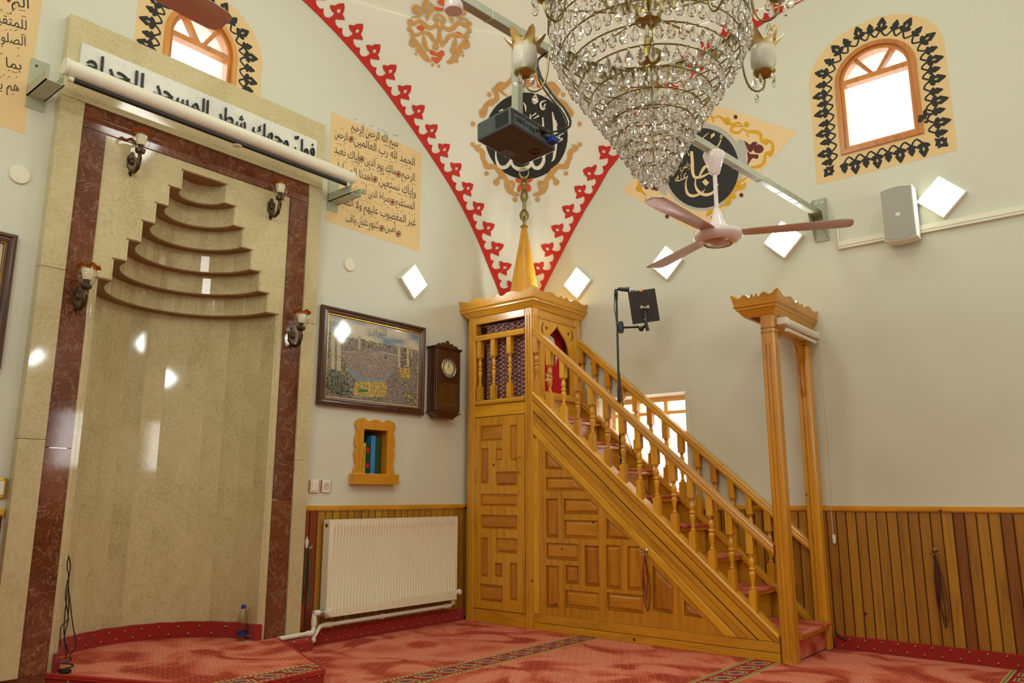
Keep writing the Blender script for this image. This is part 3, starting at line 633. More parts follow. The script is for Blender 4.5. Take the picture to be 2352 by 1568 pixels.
for xa_, xb_ in ((-4.127, -3.996), (-2.424, -2.31)): MB().box(xa_, xb_, -fr+.004, -.001, 3.19, 3.262).build('frame_slab', 'marble_flat', mih)
for xa_, xb_ in ((-4.127, -3.86), (-2.58, -2.31)): MB().box(xa_, xb_, -.055, -.001, .0, .1).build('base_slab', 'marble_red', mih)
# white marble sign with raised black letters --------------------------------
sg = thing('marble_inscription_sign', 'white marble sign with raised black Arabic letters above the niche', 'sign', (-3.23, -fr, 3.38))
MB().box(-4.057, -2.392, -fr-.016, -fr, 3.452, 3.612).build('sign_board', 'sign_white', sg, bevel=.002)
for s_, x0, x1 in (('فولّ', -2.59, -2.415), ('وجهك', -2.93, -2.64), ('شطر', -3.20, -2.985), ('المسجد', -3.63, -3.26), ('الحرام', -4.03, -3.69)):
    m = MB(); hgt = .15
    write(m, s_, lambda u, v, w_: (x0+(x1-x0)*u, -fr-w_, 3.462+v*hgt), .016, .030); m.build('raised_letters', 'black', sg)
# grout-coloured shadow gaps are left to the geometry
# ================================================================== MINBAR (timber pulpit)
XM = -.67; XF = .04
mb_ = thing('wooden_pulpit', 'tall honey pine pulpit with stairs, canopied tower, cone spire and portal', 'pulpit', (-.33, -1.4, 0))
def P_(name, mb, mat='wood_z', bevel=.003, **k): return mb.build(name, mat, mb_, bevel=bevel, **k)
def fluted_post(x0, x1, y0, y1, z0, z1, flutes=((-1, 0), (0, -1)), fz=None, cap=True):
    """square post with chamfered corners and two sunk flutes on the faces named"""
    m = MB(); c_ = .010; w_ = x1-x0; 
    def prof(depth):
        P = []
        # faces in order: -y, +x, +y, -x
        cor = [V((x0, y0)), V((x1, y0)), V((x1, y1)), V((x0, y1))]; nrm = [(0, -1), (1, 0), (0, 1), (-1, 0)]
        for i in range(4):
            a_, b_ = cor[i], cor[(i+1) % 4]; t_ = (b_-a_).normalized(); L = (b_-a_).length; n_ = V(nrm[i]); P.append(a_+t_*c_)
            if nrm[i] in flutes:
                for f in (.36, .64):
                    P += [a_+t_*(L*f-.006), a_+t_*(L*f-.003)-n_*depth, a_+t_*(L*f+.003)-n_*depth, a_+t_*(L*f+.006)]
            P.append(b_-t_*c_)
        return P
    f0, f1 = fz or (z0+.12, z1-.16)
    rings = []
    for z, d in ((z0, .0005), (f0, .0005), (f0+.02, .006), (f1-.02, .006), (f1, .0005), (z1, .0005)): rings.append([(p.x, p.y, z) for p in prof(d)])
    m.loft(rings); return m
TY0, TY1 = -.045, -.772     # tower: back and front faces
PW = .088
zt = 2.565
for nm, x0, y0, fl in (('post', XM, TY1, ((-1, 0), (0, -1))), ('post', XM, TY0-PW, ((-1, 0),)), ('post', XF-PW, TY1, ((0, -1),)), ('post', XF-PW, TY0-PW, ())):
    P_(nm, fluted_post(x0, x0+PW, y0, y0+PW, 0, zt, fl, (.14, 2.50)), bevel=0)
ya, yb = TY0-PW, TY1+PW          # clear opening of the tower side
sd = XM+.006
P_('bottom_rail', MB().box(sd, sd+.035, yb, ya, 0, .10), 'wood_y')
P_('middle_rail', MB().box(sd, sd+.035, yb, ya, 1.672, 1.772), 'wood_y')
P_('sill_moulding', MB().ext([(XM-.006, 0, 1.775), (XM+.05, 0, 1.775), (XM+.05, 0, 1.815), (XM+.010, 0, 1.815), (XM-.006, 0, 1.795)], (0, ya-yb, 0)).v and MB().ext([(XM-.006, yb, 1.775), (XM+.05, yb, 1.775), (XM+.05, yb, 1.815), (XM+.010, yb, 1.815), (XM-.006, yb, 1.795)], (0, ya-yb, 0)), 'wood_y', bevel=.002)
P_('top_rail', MB().box(sd, sd+.035, yb, ya, 2.49, 2.60), 'wood_y')
P_('hand_rail', MB().ext([(XM-.004, yb, 2.338), (XM+.045, yb, 2.338), (XM+.045, yb, 2.375), (XM+.030, yb, 2.388), (XM+.004, yb, 2.388), (XM-.010, yb, 2.372)], (0, ya-yb, 0)), 'wood_y', bevel=.002)
# inside walls of the tower: floor, back boarding below
P_('platform_floor', MB().box(XM+.05, XF-.05, TY1+.02, TY0-.02, 1.79, 1.815), 'wood_y')
P_('back_boarding', MB().box(XF-.03, XF-.015, TY1+.05, TY0-.05, 0, 1.8), 'plank')
P_('back_panel', MB().box(XM+.05, XF-.05, TY0-.03, TY0-.015, 1.8, 2.5), 'wood_z')
P_('side_panel', MB().box(XF-.03, XF-.015, TY1+PW, TY0-PW, 1.8, 2.5), 'wood_z')
# front of tower: rail, ogee arch
fy = TY1+.006; fx0, fx1 = XM+PW, XF-PW
P_('front_rail', MB().box(fx0, fx1, fy, fy+.035, 2.495, 2.60), 'wood_x')
P_('front_rail_bead', MB().box(fx0, fx1, fy-.012, fy+.03, 2.475, 2.495), 'wood_x')
P_('front_sill', MB().box(fx0, fx1, fy, fy+.035, 1.79, 1.865), 'wood_x')
cx_ = (fx0+fx1)/2; hw_ = (fx1-fx0)/2
half = crom([(0, 2.462), (.016, 2.43), (.055, 2.395), (.115, 2.345), (.155, 2.28), (.178, 2.20), (.186, 2.08), (.186, 1.865)], 5)
outer = [(cx_-hw_, 1.865), (cx_-hw_, 2.475), (cx_+hw_, 2.475), (cx_+hw_, 1.865)]
inner = [(cx_+x, z) for x, z in reversed(half)]+[(cx_-x, z) for x, z in half[1:]]
fnT = lambda u, v, w_: (u, fy+.012-w_, v)
def star(c, r, rot=0): return [(c[0]+(r if i % 2 == 0 else r*.42)*math.sin(math.pi*i/5+rot), c[1]+(r if i % 2 == 0 else r*.42)*math.cos(math.pi*i/5+rot)) for i in range(10)]
def cres(c, r, ang, n=16):
    P = []
    for i in range(n+1):
        a_ = R(-118+236*i/n)+ang; P.append((c[0]+r*math.cos(a_), c[1]+r*math.sin(a_)))
    for i in range(n+1):
        a_ = R(112-224*i/n)+ang; P.append((c[0]-.22*r*math.cos(ang)+r*.93*math.cos(a_), c[1]-.22*r*math.sin(ang)+r*.93*math.sin(a_)))
    return P
arch_poly = [outer[0], outer[1], outer[2], outer[3]]+inner
hs = [star((cx_-.155, 2.405), .026), star((cx_+.165, 2.405), .026)]
P_('ogee_arch', MB().sheet(arch_poly, hs, fnT, 0, .016), 'wood_z', bevel=.0015)
for sx in (-1, 1):
    m = MB(); c_ = (cx_+sx*.165, 2.395); stroke(m, [(c_[0]+sx*.058*math.cos(R(a_)), c_[1]+.058*math.sin(R(a_))) for a_ in range(-70, 71, 20)], [.001, .006, .011, .014, .014, .011, .006, .001], fnT, .0155, .0172, 2); P_('carved_crescent', m, 'wood_dark', bevel=0)
# turned balusters ------------------------------------------------------------
def turned(h, sq, slope=0.0):
    """square blocks top and bottom, turned vase between; both ends cut to the slope of the stair"""
    m = MB(); a_ = sq/2; bt, tt = h*.235, h*.28; z0, z1 = bt, h-tt
    def blk(za, zb, cut0, cut1):
        vs = []
        for z, c_ in ((za, cut0), (zb, cut1)):
            for x, y in ((-a_, -a_), (a_, -a_), (a_, a_), (-a_, a_)): vs.append((x, y, z+c_*y))
        m.add(vs, [(3, 2, 1, 0), (4, 5, 6, 7), (0, 1, 5, 4), (1, 2, 6, 5), (2, 3, 7, 6), (3, 0, 4, 7)])
    blk(0, z0, slope, 0); blk(z1, h, 0, slope)
    L = z1-z0; pr = [(0, .98), (.02, .98), (.035, .62), (.06, .80), (.085, .80), (.1, .52), (.14, .46), (.22, .52), (.32, .72), (.40, .86), (.46, .90), (.50, .84), (.53, .56), (.545, .60), (.56, .94), (.59, .98), (.615, .90), (.63, .55), (.67, .62), (.74, .86), (.80, .84), (.86, .64), (.90, .52), (.92, .5), (.93, .85), (.955, .9), (.97, .6), (.985, .98), (1, .98)]
    m.lathe([(a_*r_, z0+L*t_) for t_, r_ in pr], (0, 0, 0), 12); return m
bme = turned(.525, .044).mesh('baluster', 'wood_z', smooth=True); bme.set_sharp_from_angle(angle=R(35))
for y in (-.172, -.33, -.51): piece('baluster', bme, mb_, (XM+.026, y, 1.814))
# crown: canted cornice and scalloped crest -----------------------------------
def crest_profile(L, hc=.125, n=1):
    """(s, height) of the scalloped top of one side, symmetrical about its middle"""
    P = [(0, .13), (.06, .115), (.13, .085), (.19, .088), (.27, .112), (.33, .106), (.385, .078), (.42, .082), (.455, .112), (.475, .085), (.5, .078)]
    P = [(s_, h_) for s_, h_ in P]; P = P+[(1-s_, h_) for s_, h_ in reversed(P[:-1])]
    return [(s_*L, h_*hc/.125) for s_, h_ in crom(P, 3)]
def crown(x0, x1, y0, y1, z0, parent_name, hc, o1, o2, o3, dz1, sides='LFRB'):
    """rectangular crown: y0 front (towards -y), y1 back; built side by side with mitred corners"""
    cs = {'L': ((x0, y1), (x0, y0), (-1, 0)), 'F': ((x0, y0), (x1, y0), (0, -1)), 'R': ((x1, y0), (x1, y1), (1, 0)), 'B': ((x1, y1), (x0, y1), (0, 1))}
    for k in sides:
        a_, b_, n_ = cs[k]; a_, b_, n_ = V(a_), V(b_), V(n_); t_ = (b_-a_).normalized(); L = (b_-a_).length
        def pt(s_, off, z):   # s_ 0..1 along side, off outwards, mitred
            p = a_+t_*(L*s_)+n_*off+t_*off*(2*s_-1); return (p.x, p.y, z)
        m = MB(); prof = [(-.02, z0-.012), (.004, z0-.012), (o1*.5, z0+.012), (o1*.8, z0+.03), (o1, z0+.034), (o1, z0+.046), (o1+.012, z0+.058), (o1+.016, z0+dz1), (o1+.004, z0+dz1+.006), (-.02, z0+dz1)]
        m.loft([[pt(s_, o_, z) for o_, z in prof] for s_ in (0, 1)]); P_('cornice', m, 'wood_y' if k in 'LR' else 'wood_x', bevel=0)
        m = MB(); cp = crest_profile(1, hc); zb_ = z0+dz1+.004; rings = []
        for s_, h_ in cp:
            lean = (o3-o2)*h_/.13
            rings.append([pt(s_, o2, zb_), pt(s_, o2+lean, zb_+h_-.0), pt(s_, o2+lean-.016, zb_+h_), pt(s_, o2-.016, zb_)])
        m.loft(rings); P_('scalloped_crest', m, 'wood_y' if k in 'LR' else 'wood_x', bevel=0)
crown(XM, XF, TY1, TY0, 2.565, 'tower', .078, .052, .060, .085, .062, 'LFRB')
P_('tower_roof', MB().box(XM-.03, XF+.0, TY1-.03, TY0+.0, 2.60, 2.63), 'wood_y')
# spire
sc_ = (-.315, -.405)
P_('spire', MB().lathe([(.168, 2.63), (.148, 2.70), (.022, 3.455), (.012, 3.47)], (sc_[0], sc_[1], 0), 28), 'wood_z', smooth=True, bevel=0)
fin = MB().lathe([(.0, 3.43), (.036, 3.43), (.038, 3.438), (.018, 3.45), (.014, 3.475), (.018, 3.49), (.038, 3.515), (.047, 3.545), (.038, 3.578), (.018, 3.60), (.015, 3.655), (.018, 3.675), (.033, 3.70), (.039, 3.73), (.032, 3.765), (.014, 3.80), (.012, 3.815), (.016, 3.825), (.030, 3.845), (.029, 3.865), (.016, 3.885), (.009, 3.90), (.008, 3.93), (.0, 3.93)], (sc_[0], sc_[1], 0), 20)
fo = P_('finial', fin, 'brass_dull', smooth=True, bevel=0); 
fd = V((.511*.6+.0, -.86, 0)).normalized()
fnN = lambda u, v, w_: (sc_[0]+RT.x*u+FW.x*w_*.8, sc_[1]+RT.y*u+FW.y*w_*.8, v)
m = MB(); stroke(m, [(.045*math.sin(R(a_))*(.93), 3.965-.052*math.cos(R(a_))) for a_ in range(-158, 159, 20)], [.003, .006, .009, .012, .015, .017, .019, .020, .020, .019, .017, .015, .012, .009, .006, .003], fnN, -.006, .006, 3)
m.build('crescent', 'brass_dull', fo)
m = MB(); m.sheet(star((0, 4.005), .022), [], fnN, -.005, .005); m.build('star', 'brass_dull', fo)
# stair: stringers, treads, risers, rails --------------------------------------
SL = .875
zs0 = lambda y: 1.812+(y+.79)*SL          # top edge of the stringer
YE = -2.695
def band(x0, x1, o0, o1, y0=TY1, y1=YE, zmin=.0):
    """plank along the slope between vertical offsets o0 > o1 below the stringer top"""
    return [(y0, zs0(y0)+o0), (y1, max(zs0(y1)+o0, zmin)), (y1, max(zs0(y1)+o1, zmin)), (y0, zs0(y0)+o1)]
def side_sheet(m, poly, x0, x1, holes=()): m.sheet(poly, holes, lambda u, v, w_: (w_, u, v), x0, x1)
# moulded cap
m = MB(); m.loft([[(x, y, zs0(y)+dz) for x, dz in ((XM-.012, -.012), (XM-.016, .004), (XM-.006, .016), (XM+.05, .018), (XM+.05, -.012))] for y in (TY1, YE)]); P_('stringer_cap', m, 'wood_s', bevel=0)
m = MB(); m.loft([[(x, y, zs0(y)+dz) for x, dz in ((XM+.052, -.02), (XM+.052, .018), (XM+.075, .018), (XM+.075, -.02))] for y in (TY1, YE)]); P_('stringer_fillet', m, 'wood_s', bevel=0)
def tri_cut(o):      # y at which a line (offset o under the top) meets the height of the base rail .12
    return -.79+(.12-1.812-o)/SL
edges = [(-.012, -.050), (-.056, -.142), (-.149, -.258)]
for i, (o0, o1) in enumerate(edges):
    m = MB(); y1a, y1b = max(tri_cut(o0), YE), max(tri_cut(o1), YE)
    poly = [(TY1, zs0(TY1)+o0), (y1a, zs0(y1a)+o0), (y1a, .118), (y1b, zs0(y1b)+o1), (TY1, zs0(TY1)+o1)]
    if y1a == YE: poly = [(TY1, zs0(TY1)+o0), (YE, zs0(YE)+o0), (YE, .118), (y1b, .118), (TY1, zs0(TY1)+o1)]
    side_sheet(m, poly, XM+(-.003, .003, .001)[i], XM+.03); P_('stringer_board', m, 'wood_s', bevel=.003)
for gz in (-.053, -.1455, -.2):
    m = MB(); yb_ = max(tri_cut(gz), YE); w_g = .0035 if gz > -.19 else .0015; m.ext([(XM-.0005 if gz > -.19 else XM+.0003, TY1, zs0(TY1)+gz-w_g), (XM-.0005 if gz > -.19 else XM+.0003, yb_, zs0(yb_)+gz-w_g), (XM-.0005 if gz > -.19 else XM+.0003, yb_, zs0(yb_)+gz+w_g), (XM-.0005 if gz > -.19 else XM+.0003, TY1, zs0(TY1)+gz+w_g)], (.02, 0, 0)); P_('stringer_groove', m, 'wood_dark', bevel=0)
m = MB(); side_sheet(m, [(TY1-.0, zs0(TY1)-.262), (tri_cut(-.262), .118), (tri_cut(-.262)+.085, .118), (TY1, zs0(TY1)-.325)], XM-.004, XM+.03); P_('stringer_moulding', m, 'wood_s', bevel=.004)
m = MB(); m.box(XM-.002, XM+.03, YE, TY1, .0, .052); P_('base_board', m, 'wood_y', bevel=.003)
m = MB(); m.box(XM+.002, XM+.03, YE, TY1, .055, .116); P_('base_board', m, 'wood_y', bevel=.003)
P_('corner_stile', MB().box(XM-.004, XM+.03, TY1-.052, TY1-.002, .118, zs0(TY1)-.37), 'wood_z', bevel=.003)
P_('side_backing', MB().ext([(XM+.024, TY1, 0), (XM+.024, YE, 0), (XM+.024, YE, zs0(YE)), (XM+.024, TY1, zs0(TY1))], (.012, 0, 0)), 'wood_y', bevel=0)
# panelled triangle and door: panels given by their outlines ---------------------
def z5(x, y): return (x/2.6136+1060, y/2.6136+900)
def z7(x, y): return (x/2.7603+1380, y/2.7603+1000)
def side_pt(px, py): p = on(0, XM, px, py); return (p.y, p.z)
def rect_yz(f, x0, y0, x1, y1):
    P = [side_pt(*f(x, y)) for x, y in ((x0, y0), (x1, y0), (x1, y1), (x0, y1))]
    ya_, yb_ = (P[0][0]+P[3][0])/2, (P[1][0]+P[2][0])/2; za_, zb_ = (P[2][1]+P[3][1])/2, (P[0][1]+P[1][1])/2
    return [(ya_, zb_), (yb_, zb_), (yb_, za_), (ya_, za_)]
def poly_yz(f, *pts): return [side_pt(*f(x, y)) for x, y in pts]
def inset(P, d):
    n = len(P); A = sum(P[i-1][0]*P[i][1]-P[i][0]*P[i-1][1] for i in range(n)); sg_ = 1 if A > 0 else -1; out = []
    for i in range(n):
        p0, p1, p2 = V(P[i-1]), V(P[i]), V(P[(i+1) % n]); d1 = (p1-p0).normalized(); d2 = (p2-p1).normalized()
        n1, n2 = V((-d1.y, d1.x))*sg_, V((-d2.y, d2.x))*sg_; b_ = n1+n2; k = d/max(.25, 1+n1.dot(n2)); q = p1+b_*k*1.0; out.append((q.x, q.y))
    return out
def raised(m, P, xf):
    """bevelled raised field in front of the backing"""
    A_, B_, C_ = inset(P, .003), inset(P, .014), inset(P, .026)
    small = min(max(p[0] for p in P)-min(p[0] for p in P), max(p[1] for p in P)-min(p[1] for p in P))
    if small < .075: B_, C_ = inset(P, .010), inset(P, .018)
    rings = [[(xf+.016, p[0], p[1]) for p in A_], [(xf+.013, p[0], p[1]) for p in A_], [(xf+.011, p[0], p[1]) for p in B_], [(xf+.0, p[0], p[1]) for p in C_]]
    m.loft(rings)
door_rects = [rect_yz(z5, *r_) for r_ in ((112, 200, 242, 296), (288, 198, 330, 412), (114, 338, 158, 552), (203, 340, 242, 412), (203, 478, 330, 566), (112, 612, 332, 690), (112, 738, 332, 826), (112, 874, 156, 1112), (203, 878, 332, 972), (198, 1026, 240, 1112), (286, 1026, 332, 1256), (108, 1156, 244, 1262))]
dr = P_('cabinet_door', MB().sheet([(ya-.004, .108), (yb+.004, .108), (yb+.004, 1.664), (ya-.004, 1.664)], door_rects, lambda u, v, w_: (XM+.004-w_, u, v), -.018, .0), 'wood_z', bevel=.002)
MB().box(XM+.018, XM+.024, yb, ya, .10, 1.67).build('door_backing', 'wood_z', dr)
for r_ in door_rects:
    m = MB(); raised(m, r_, XM+.006); h_ = abs(r_[0][1]-r_[2][1]) > abs(r_[0][0]-r_[1][0]); m.build('raised_panel', 'wood_panel' if h_ else 'wood_panel_y', dr)
hp = [side_pt(*z5(*p)) for p in ((350, 385), (338, 432), (350, 482))]
m = MB(); m.tube(crom([(XM+.006, hp[0][0], hp[0][1]), (XM-.014, hp[0][0]+.001, hp[0][1]-.002), (XM-.028, hp[1][0], hp[1][1]+.02), (XM-.030, hp[1][0], hp[1][1]), (XM-.028, hp[1][0], hp[1][1]-.02), (XM-.014, hp[2][0]+.001, hp[2][1]+.002), (XM+.006, hp[2][0], hp[2][1])], 4), .0055, 8); m.build('door_handle', 'gold_trim', dr, smooth=True)
tri = [poly_yz(z5, (500, 350), (500, 462), (612, 467)), poly_yz(z5, (505, 512), (505, 592), (738, 594), (662, 512)), rect_yz(z5, 506, 640, 578, 874), poly_yz(z5, (612, 640), (612, 732), (818, 735), (818, 692), (770, 644)),
       rect_yz(z5, 614, 770, 820, 880), rect_yz(z5, 506, 908, 700, 1008), rect_yz(z5, 506, 1042, 583, 1296), rect_yz(z5, 622, 1042, 702, 1152), rect_yz(z5, 738, 922, 824, 1166), rect_yz(z5, 622, 1196, 824, 1302),
       poly_yz(z5, (868, 755), (868, 880), (1012, 886)), rect_yz(z5, 868, 920, 954, 1182), poly_yz(z5, (994, 926), (994, 1188), (1090, 1192), (1090, 955), (1062, 926)), rect_yz(z5, 872, 1212, 1092, 1320),
       poly_yz(z7, (328, 822), (328, 1108), (458, 1134), (458, 955)), poly_yz(z7, (526, 1042), (526, 1140), (650, 1160))]
zr = lambda y: zs0(y)-.325
ty0 = TY1-.05; ye = -.79+(.118-1.812+.325)/SL
frame_out = [(ty0, .118), (ty0, zr(ty0)), (ye+.004, .118)]
tp = P_('panelled_side', MB().sheet(frame_out, tri, lambda u, v, w_: (XM+.004-w_, u, v), -.018, 0), 'wood_z', bevel=.002)
for r_ in tri:
    m = MB(); raised(m, r_, XM+.006); w_y = max(p[0] for p in r_)-min(p[0] for p in r_); h_z = max(p[1] for p in r_)-min(p[1] for p in r_)
    m.build('raised_panel', 'wood_panel' if h_z > w_y else 'wood_panel_y', tp)
# far side stringer, simple boarded
m = MB(); side_sheet(m, [(TY1, zs0(TY1)), (YE, zs0(YE)), (YE, 0), (TY1, 0)], XF-.03, XF); P_('far_stringer', m, 'wood_y', bevel=.003)
m = MB(); m.loft([[(x, y, zs0(y)+dz) for x, dz in ((XF-.06, -.03), (XF-.06, .012), (XF-.04, .02), (XF+.004, .018), (XF+.004, -.012))] for y in (TY1, YE)]); P_('far_stringer_cap', m, 'wood_s', bevel=0)
nb = 14
sb = turned(.475, .046, SL).mesh('baluster', 'wood_z', smooth=True); sb.set_sharp_from_angle(angle=R(35))
for x in (XM+.024, XF-.030):
    for k in range(nb):
        y = -.797-.1338*k
        piece('baluster', sb, mb_, (x, y, zs0(y)+.016))
    zc = lambda y: zs0(y)+.016+.475
    m = MB(); m.loft([[(x+dx, y, zc(y)+dz) for dx, dz in ((-.026, -.004), (.026, -.004), (.030, .018), (.026, .042), (.034, .050), (.030, .066), (-.030, .066), (-.034, .050), (-.026, .042), (-.030, .018))] for y in (TY1-.004, YE)])
    P_('stair_handrail', m, 'wood_s', bevel=0)
# treads: 9 risers
tx0, tx1 = XM+.078, XF-.062
ZK = [.165+.2085*k for k in range(8)]
YK = [-2.80]+[-2.425-.0+.2385*(k-1) for k in range(1, 8)]
for k in range(8):
    z, y = ZK[k], YK[k]; yn = (YK[k+1] if k < 7 else TY1+.02)+.03
    xa_, xb_ = (tx0-.0, tx1) if k else (XM+PW+.002, XF-PW+.0)
    P_('tread', MB().box(xa_, xb_, y, yn, z-.034, z), 'wood_x', bevel=.004)
    m = MB(); m.loft([[(x, yy, zz) for yy, zz in ((yn, z+.001), (yn, z+.012), (y-.002, z+.012), (y-.012, z+.006), (y-.013, z-.006), (y-.004, z-.010), (y-.001, z+.001))] for x in (xa_+.006, xb_-.006)])
    P_('tread_carpet', m, 'carpet_plain', bevel=0)
    rz0 = ZK[k-1] if k else 0
    P_('riser', MB().box(xa_, xb_, y+.03, y+.045, rz0+.01, z-.034), 'carpet_plain' if k == 0 else 'wood_x', bevel=0)
P_('riser', MB().box(tx0, tx1, TY1+.0, TY1+.014, ZK[7], 1.815), 'wood_x', bevel=0)
P_('platform_nosing', MB().box(tx0, tx1, TY1-.03, TY1+.0, 1.80, 1.83), 'wood_x', bevel=.003)
# portal at the foot ----------------------------------------------------------
PY0, PY1 = -2.79, -2.70
for x0, fl in ((XM-.0, ((-1, 0), (0, -1))), (XF-PW, ((0, -1), (-1, 0)))):
    P_('portal_post', fluted_post(x0, x0+PW, PY0, PY1, 0, 2.19, fl, (.0, 2.0)), bevel=0)
    for zz in (2.068, 2.098):
        P_('post_band', MB().box(x0-.0008, x0+PW+.0008, PY0-.0008, PY1+.0008, zz, zz+.004), 'wood_dark', bevel=0)
P_('portal_beam', MB().box(XM+PW, XF-PW, PY0+.02, PY1-.01, 2.10, 2.185), 'wood_x')
# ogee brackets between the posts
for sx, xw in ((1, XM+PW), (-1, XF-PW)):
    cu = crom([(.0, 1.70), (.016, 1.76), (.020, 1.85), (.035, 1.95), (.085, 2.04), (.16, 2.095), (.235, 2.125)], 5)
    poly = [(xw, 2.185)]+[(xw+sx*a_, z) for a_, z in cu]+[(xw+sx*.235, 2.185)]
    P_('arched_bracket', MB().sheet(poly, [], lambda u, v, w_: (u, PY0+.035+w_, v), 0, .018), 'wood_z', bevel=.002)
crown(XM-.0, XF+.0, PY0-.0, PY1+.10, 2.20, 'portal', .078, .045, .052, .078, .055, 'LFRB')
P_('portal_roof', MB().box(XM-.02, XF, PY0-.02, PY1+.11, 2.215, 2.24), 'wood_x')
# flag and curtain inside the tower -------------------------------------------
fl = thing('red_flag', 'red flag with white crescent and star hanging in the arch of the pulpit tower', 'flag', (cx_, TY1+.09, 1.83))
def cloth(u, v, amp, ph): return amp*math.sin(u*46+ph+1.2*math.sin(v*5))+amp*.5*math.sin(u*93+v*7)
fnFl = lambda u, v, w_: (u, TY1+.085+cloth(u, v, .008, .4)-w_, v)
m = MB(); nu, nv = 40, 24; m.add([fnFl(cx_-.2+.4*i/nu, 1.83+.66*j/nv, 0) for j in range(nv+1) for i in range(nu+1)], [(j*(nu+1)+i, j*(nu+1)+i+1, (j+1)*(nu+1)+i+1, (j+1)*(nu+1)+i) for j in range(nv) for i in range(nu)])
m.build('flag_cloth', 'fabric_red', fl, smooth=True, auto=0)
m = MB(); cc = (cx_-.02, 2.20); stroke(m, [(cc[0]+.115*math.cos(R(a_)), cc[1]+.14*math.sin(R(a_))) for a_ in range(-35, 216, 18)], [.006, .02, .034, .046, .054, .060, .064, .066, .064, .060, .054, .046, .032, .014], fnFl, .003, .005, 3); m.build('crescent', 'fabric_white', fl)
m = MB(); m.sheet(star((cx_-.02, 2.005), .062, .3), [], fnFl, .003, .005); m.build('star', 'fabric_white', fl)
ct = thing('patterned_curtain', 'maroon and white printed curtain behind the balusters of the pulpit tower', 'curtain', (XM+.07, -.4, 1.82))
m = MB(); nu, nv = 60, 12
m.add([(XM+.072+.010*math.sin(i*.75+.3*math.sin(j*.5))+.005*math.sin(i*1.9), -.205-.45*i/nu, 1.822+.655*j/nv) for j in range(nv+1) for i in range(nu+1)], [(j*(nu+1)+i, j*(nu+1)+i+1, (j+1)*(nu+1)+i+1, (j+1)*(nu+1)+i) for j in range(nv) for i in range(nu)])
m.build('curtain_cloth', 'curtain', ct, smooth=True, auto=0)
m = MB(); m.tube([(XM+.072, -.15, 2.478), (XM+.072, -.67, 2.478)], .005, 6); m.build('curtain_wire', 'chrome', ct)
# roller blind on the portal, with bead chain
rb = thing('rolled_blind', 'cream roller blind rolled up under the crown of the pulpit portal', 'blind', (-.3, PY0-.05, 2.14))
bx0, bx1 = XM+.05, XF+.0
m = MB(); m.lathe([(.0, 0), (.027, 0), (.027, bx1-bx0-.10), (.0, bx1-bx0-.10)], (bx0+.07, PY0-.045, 2.145), 20, (1, 0, 0)); m.build('blind_roll', 'cream_plastic', rb, smooth=True)
m = MB(); m.box(bx0, bx0+.07, PY0-.07, PY0-.0, 2.12, 2.172); m.build('blind_bracket', 'white', rb, bevel=.008)
m = MB(); m.box(bx1-.03, bx1, PY0-.07, PY0-.0, 2.12, 2.172); m.build('blind_bracket', 'white', rb, bevel=.008)
m = MB(); m.lathe([(.0, 0), (.013, 0), (.013, bx1-bx0-.1), (.0, bx1-bx0-.1)], (bx0+.045, PY0-.05, 2.09), 12, (1, 0, 0)); m.build('blind_weight_bar', 'cream_plastic', rb, smooth=True)
def beads(m, pts, r_, step, n=6):
    acc = 0
    for i in range(len(pts)-1):
        a_, b_ = V(pts[i]), V(pts[i+1]); L = (b_-a_).length; d_ = acc
        while d_ < L: m.sphere(a_+(b_-a_)*(d_/L), r_, n); d_ += step
        acc = d_-L
chx = bx1-.012
m = MB(); 
for dx in (-.018, .018): beads(m, [(chx+dx*.7, PY0-.06, 2.13), (chx+dx, PY0-.065, 1.3), (chx+dx*.8, PY0-.06, .74)], .0030, .0075, 5)
bc = m.build('bead_chain', 'white', rb); bc['kind'] = 'stuff'
MB().lathe([(0, 0), (.010, .002), (.012, .05), (.006, .062), (0, .062)], (chx, PY0-.06, .685), 10).build('chain_weight', 'cream_plastic', bc, smooth=True)
# ================================================================== THINGS ON THE WALLS AND FLOOR
def pv(px, py, bx_, by_, off=0):
    """point seen at a pixel on the vertical plane through (bx,by) that faces along the view"""
    n_ = V((FW.x, FW.y, 0)).normalized(); v = ray(px, py); t_ = ((V((bx_, by_, 0))-CAM).dot(n_)-off)/v.dot(n_); return CAM+v*t_
# radiator
X0, X1, Z0, Z1 = -2.127, -.828, .187, .840; YF = -.10
rd = thing('panel_radiator', 'white ribbed panel radiator on the wainscot between niche and pulpit', 'radiator', ((X0+X1)/2, -.07, Z0))
for name, yy in (('front_panel', YF), ('rear_panel', -.045)):
    m = MB(); n = 43; prof = []; p_ = (X1-X0-.06)/n; xx = X0+.03
    zz_ = [Z0+.004, Z0+.062, Z0+.078, Z1-.072, Z1-.056, Z1-.004]
    for i in range(n):
        for f, d in ((.0, .0), (.30, .0), (.42, .0095), (.58, .0115), (.72, .0115), (.88, .0095)): prof.append((xx+(i+f)*p_, d))
    prof = [(X0, .0)]+prof+[(X1-.03, 0), (X1, .0)]
    rings = [[(x, yy+(d if 1 < j < 4 else 0), z) for x, d in prof] for j, z in enumerate(zz_)]
    m.loft(rings, closed=False, caps=False); m.box(X0, X1, yy+.0125, yy+.016, Z0, Z1)
    m.build(name, 'rad', rd, smooth=True, auto=50)
MB().box(X0-.001, X0+.006, YF-.001, -.03, Z0+.012, Z1).build('side_cover', 'rad', rd, bevel=.003)
MB().box(X1-.006, X1+.001, YF-.001, -.03, Z0+.012, Z1).build('side_cover', 'rad', rd, bevel=.003)
m = MB(); m.box(X0, X1, YF-.001, -.03, Z1-.004, Z1+.002); m.build('top_cover', 'rad', rd, bevel=.002)
MB().box(X0, X1, YF-.002, YF+.004, Z0-.002, Z0+.006).build('lower_edge', 'rad', rd, bevel=.001)
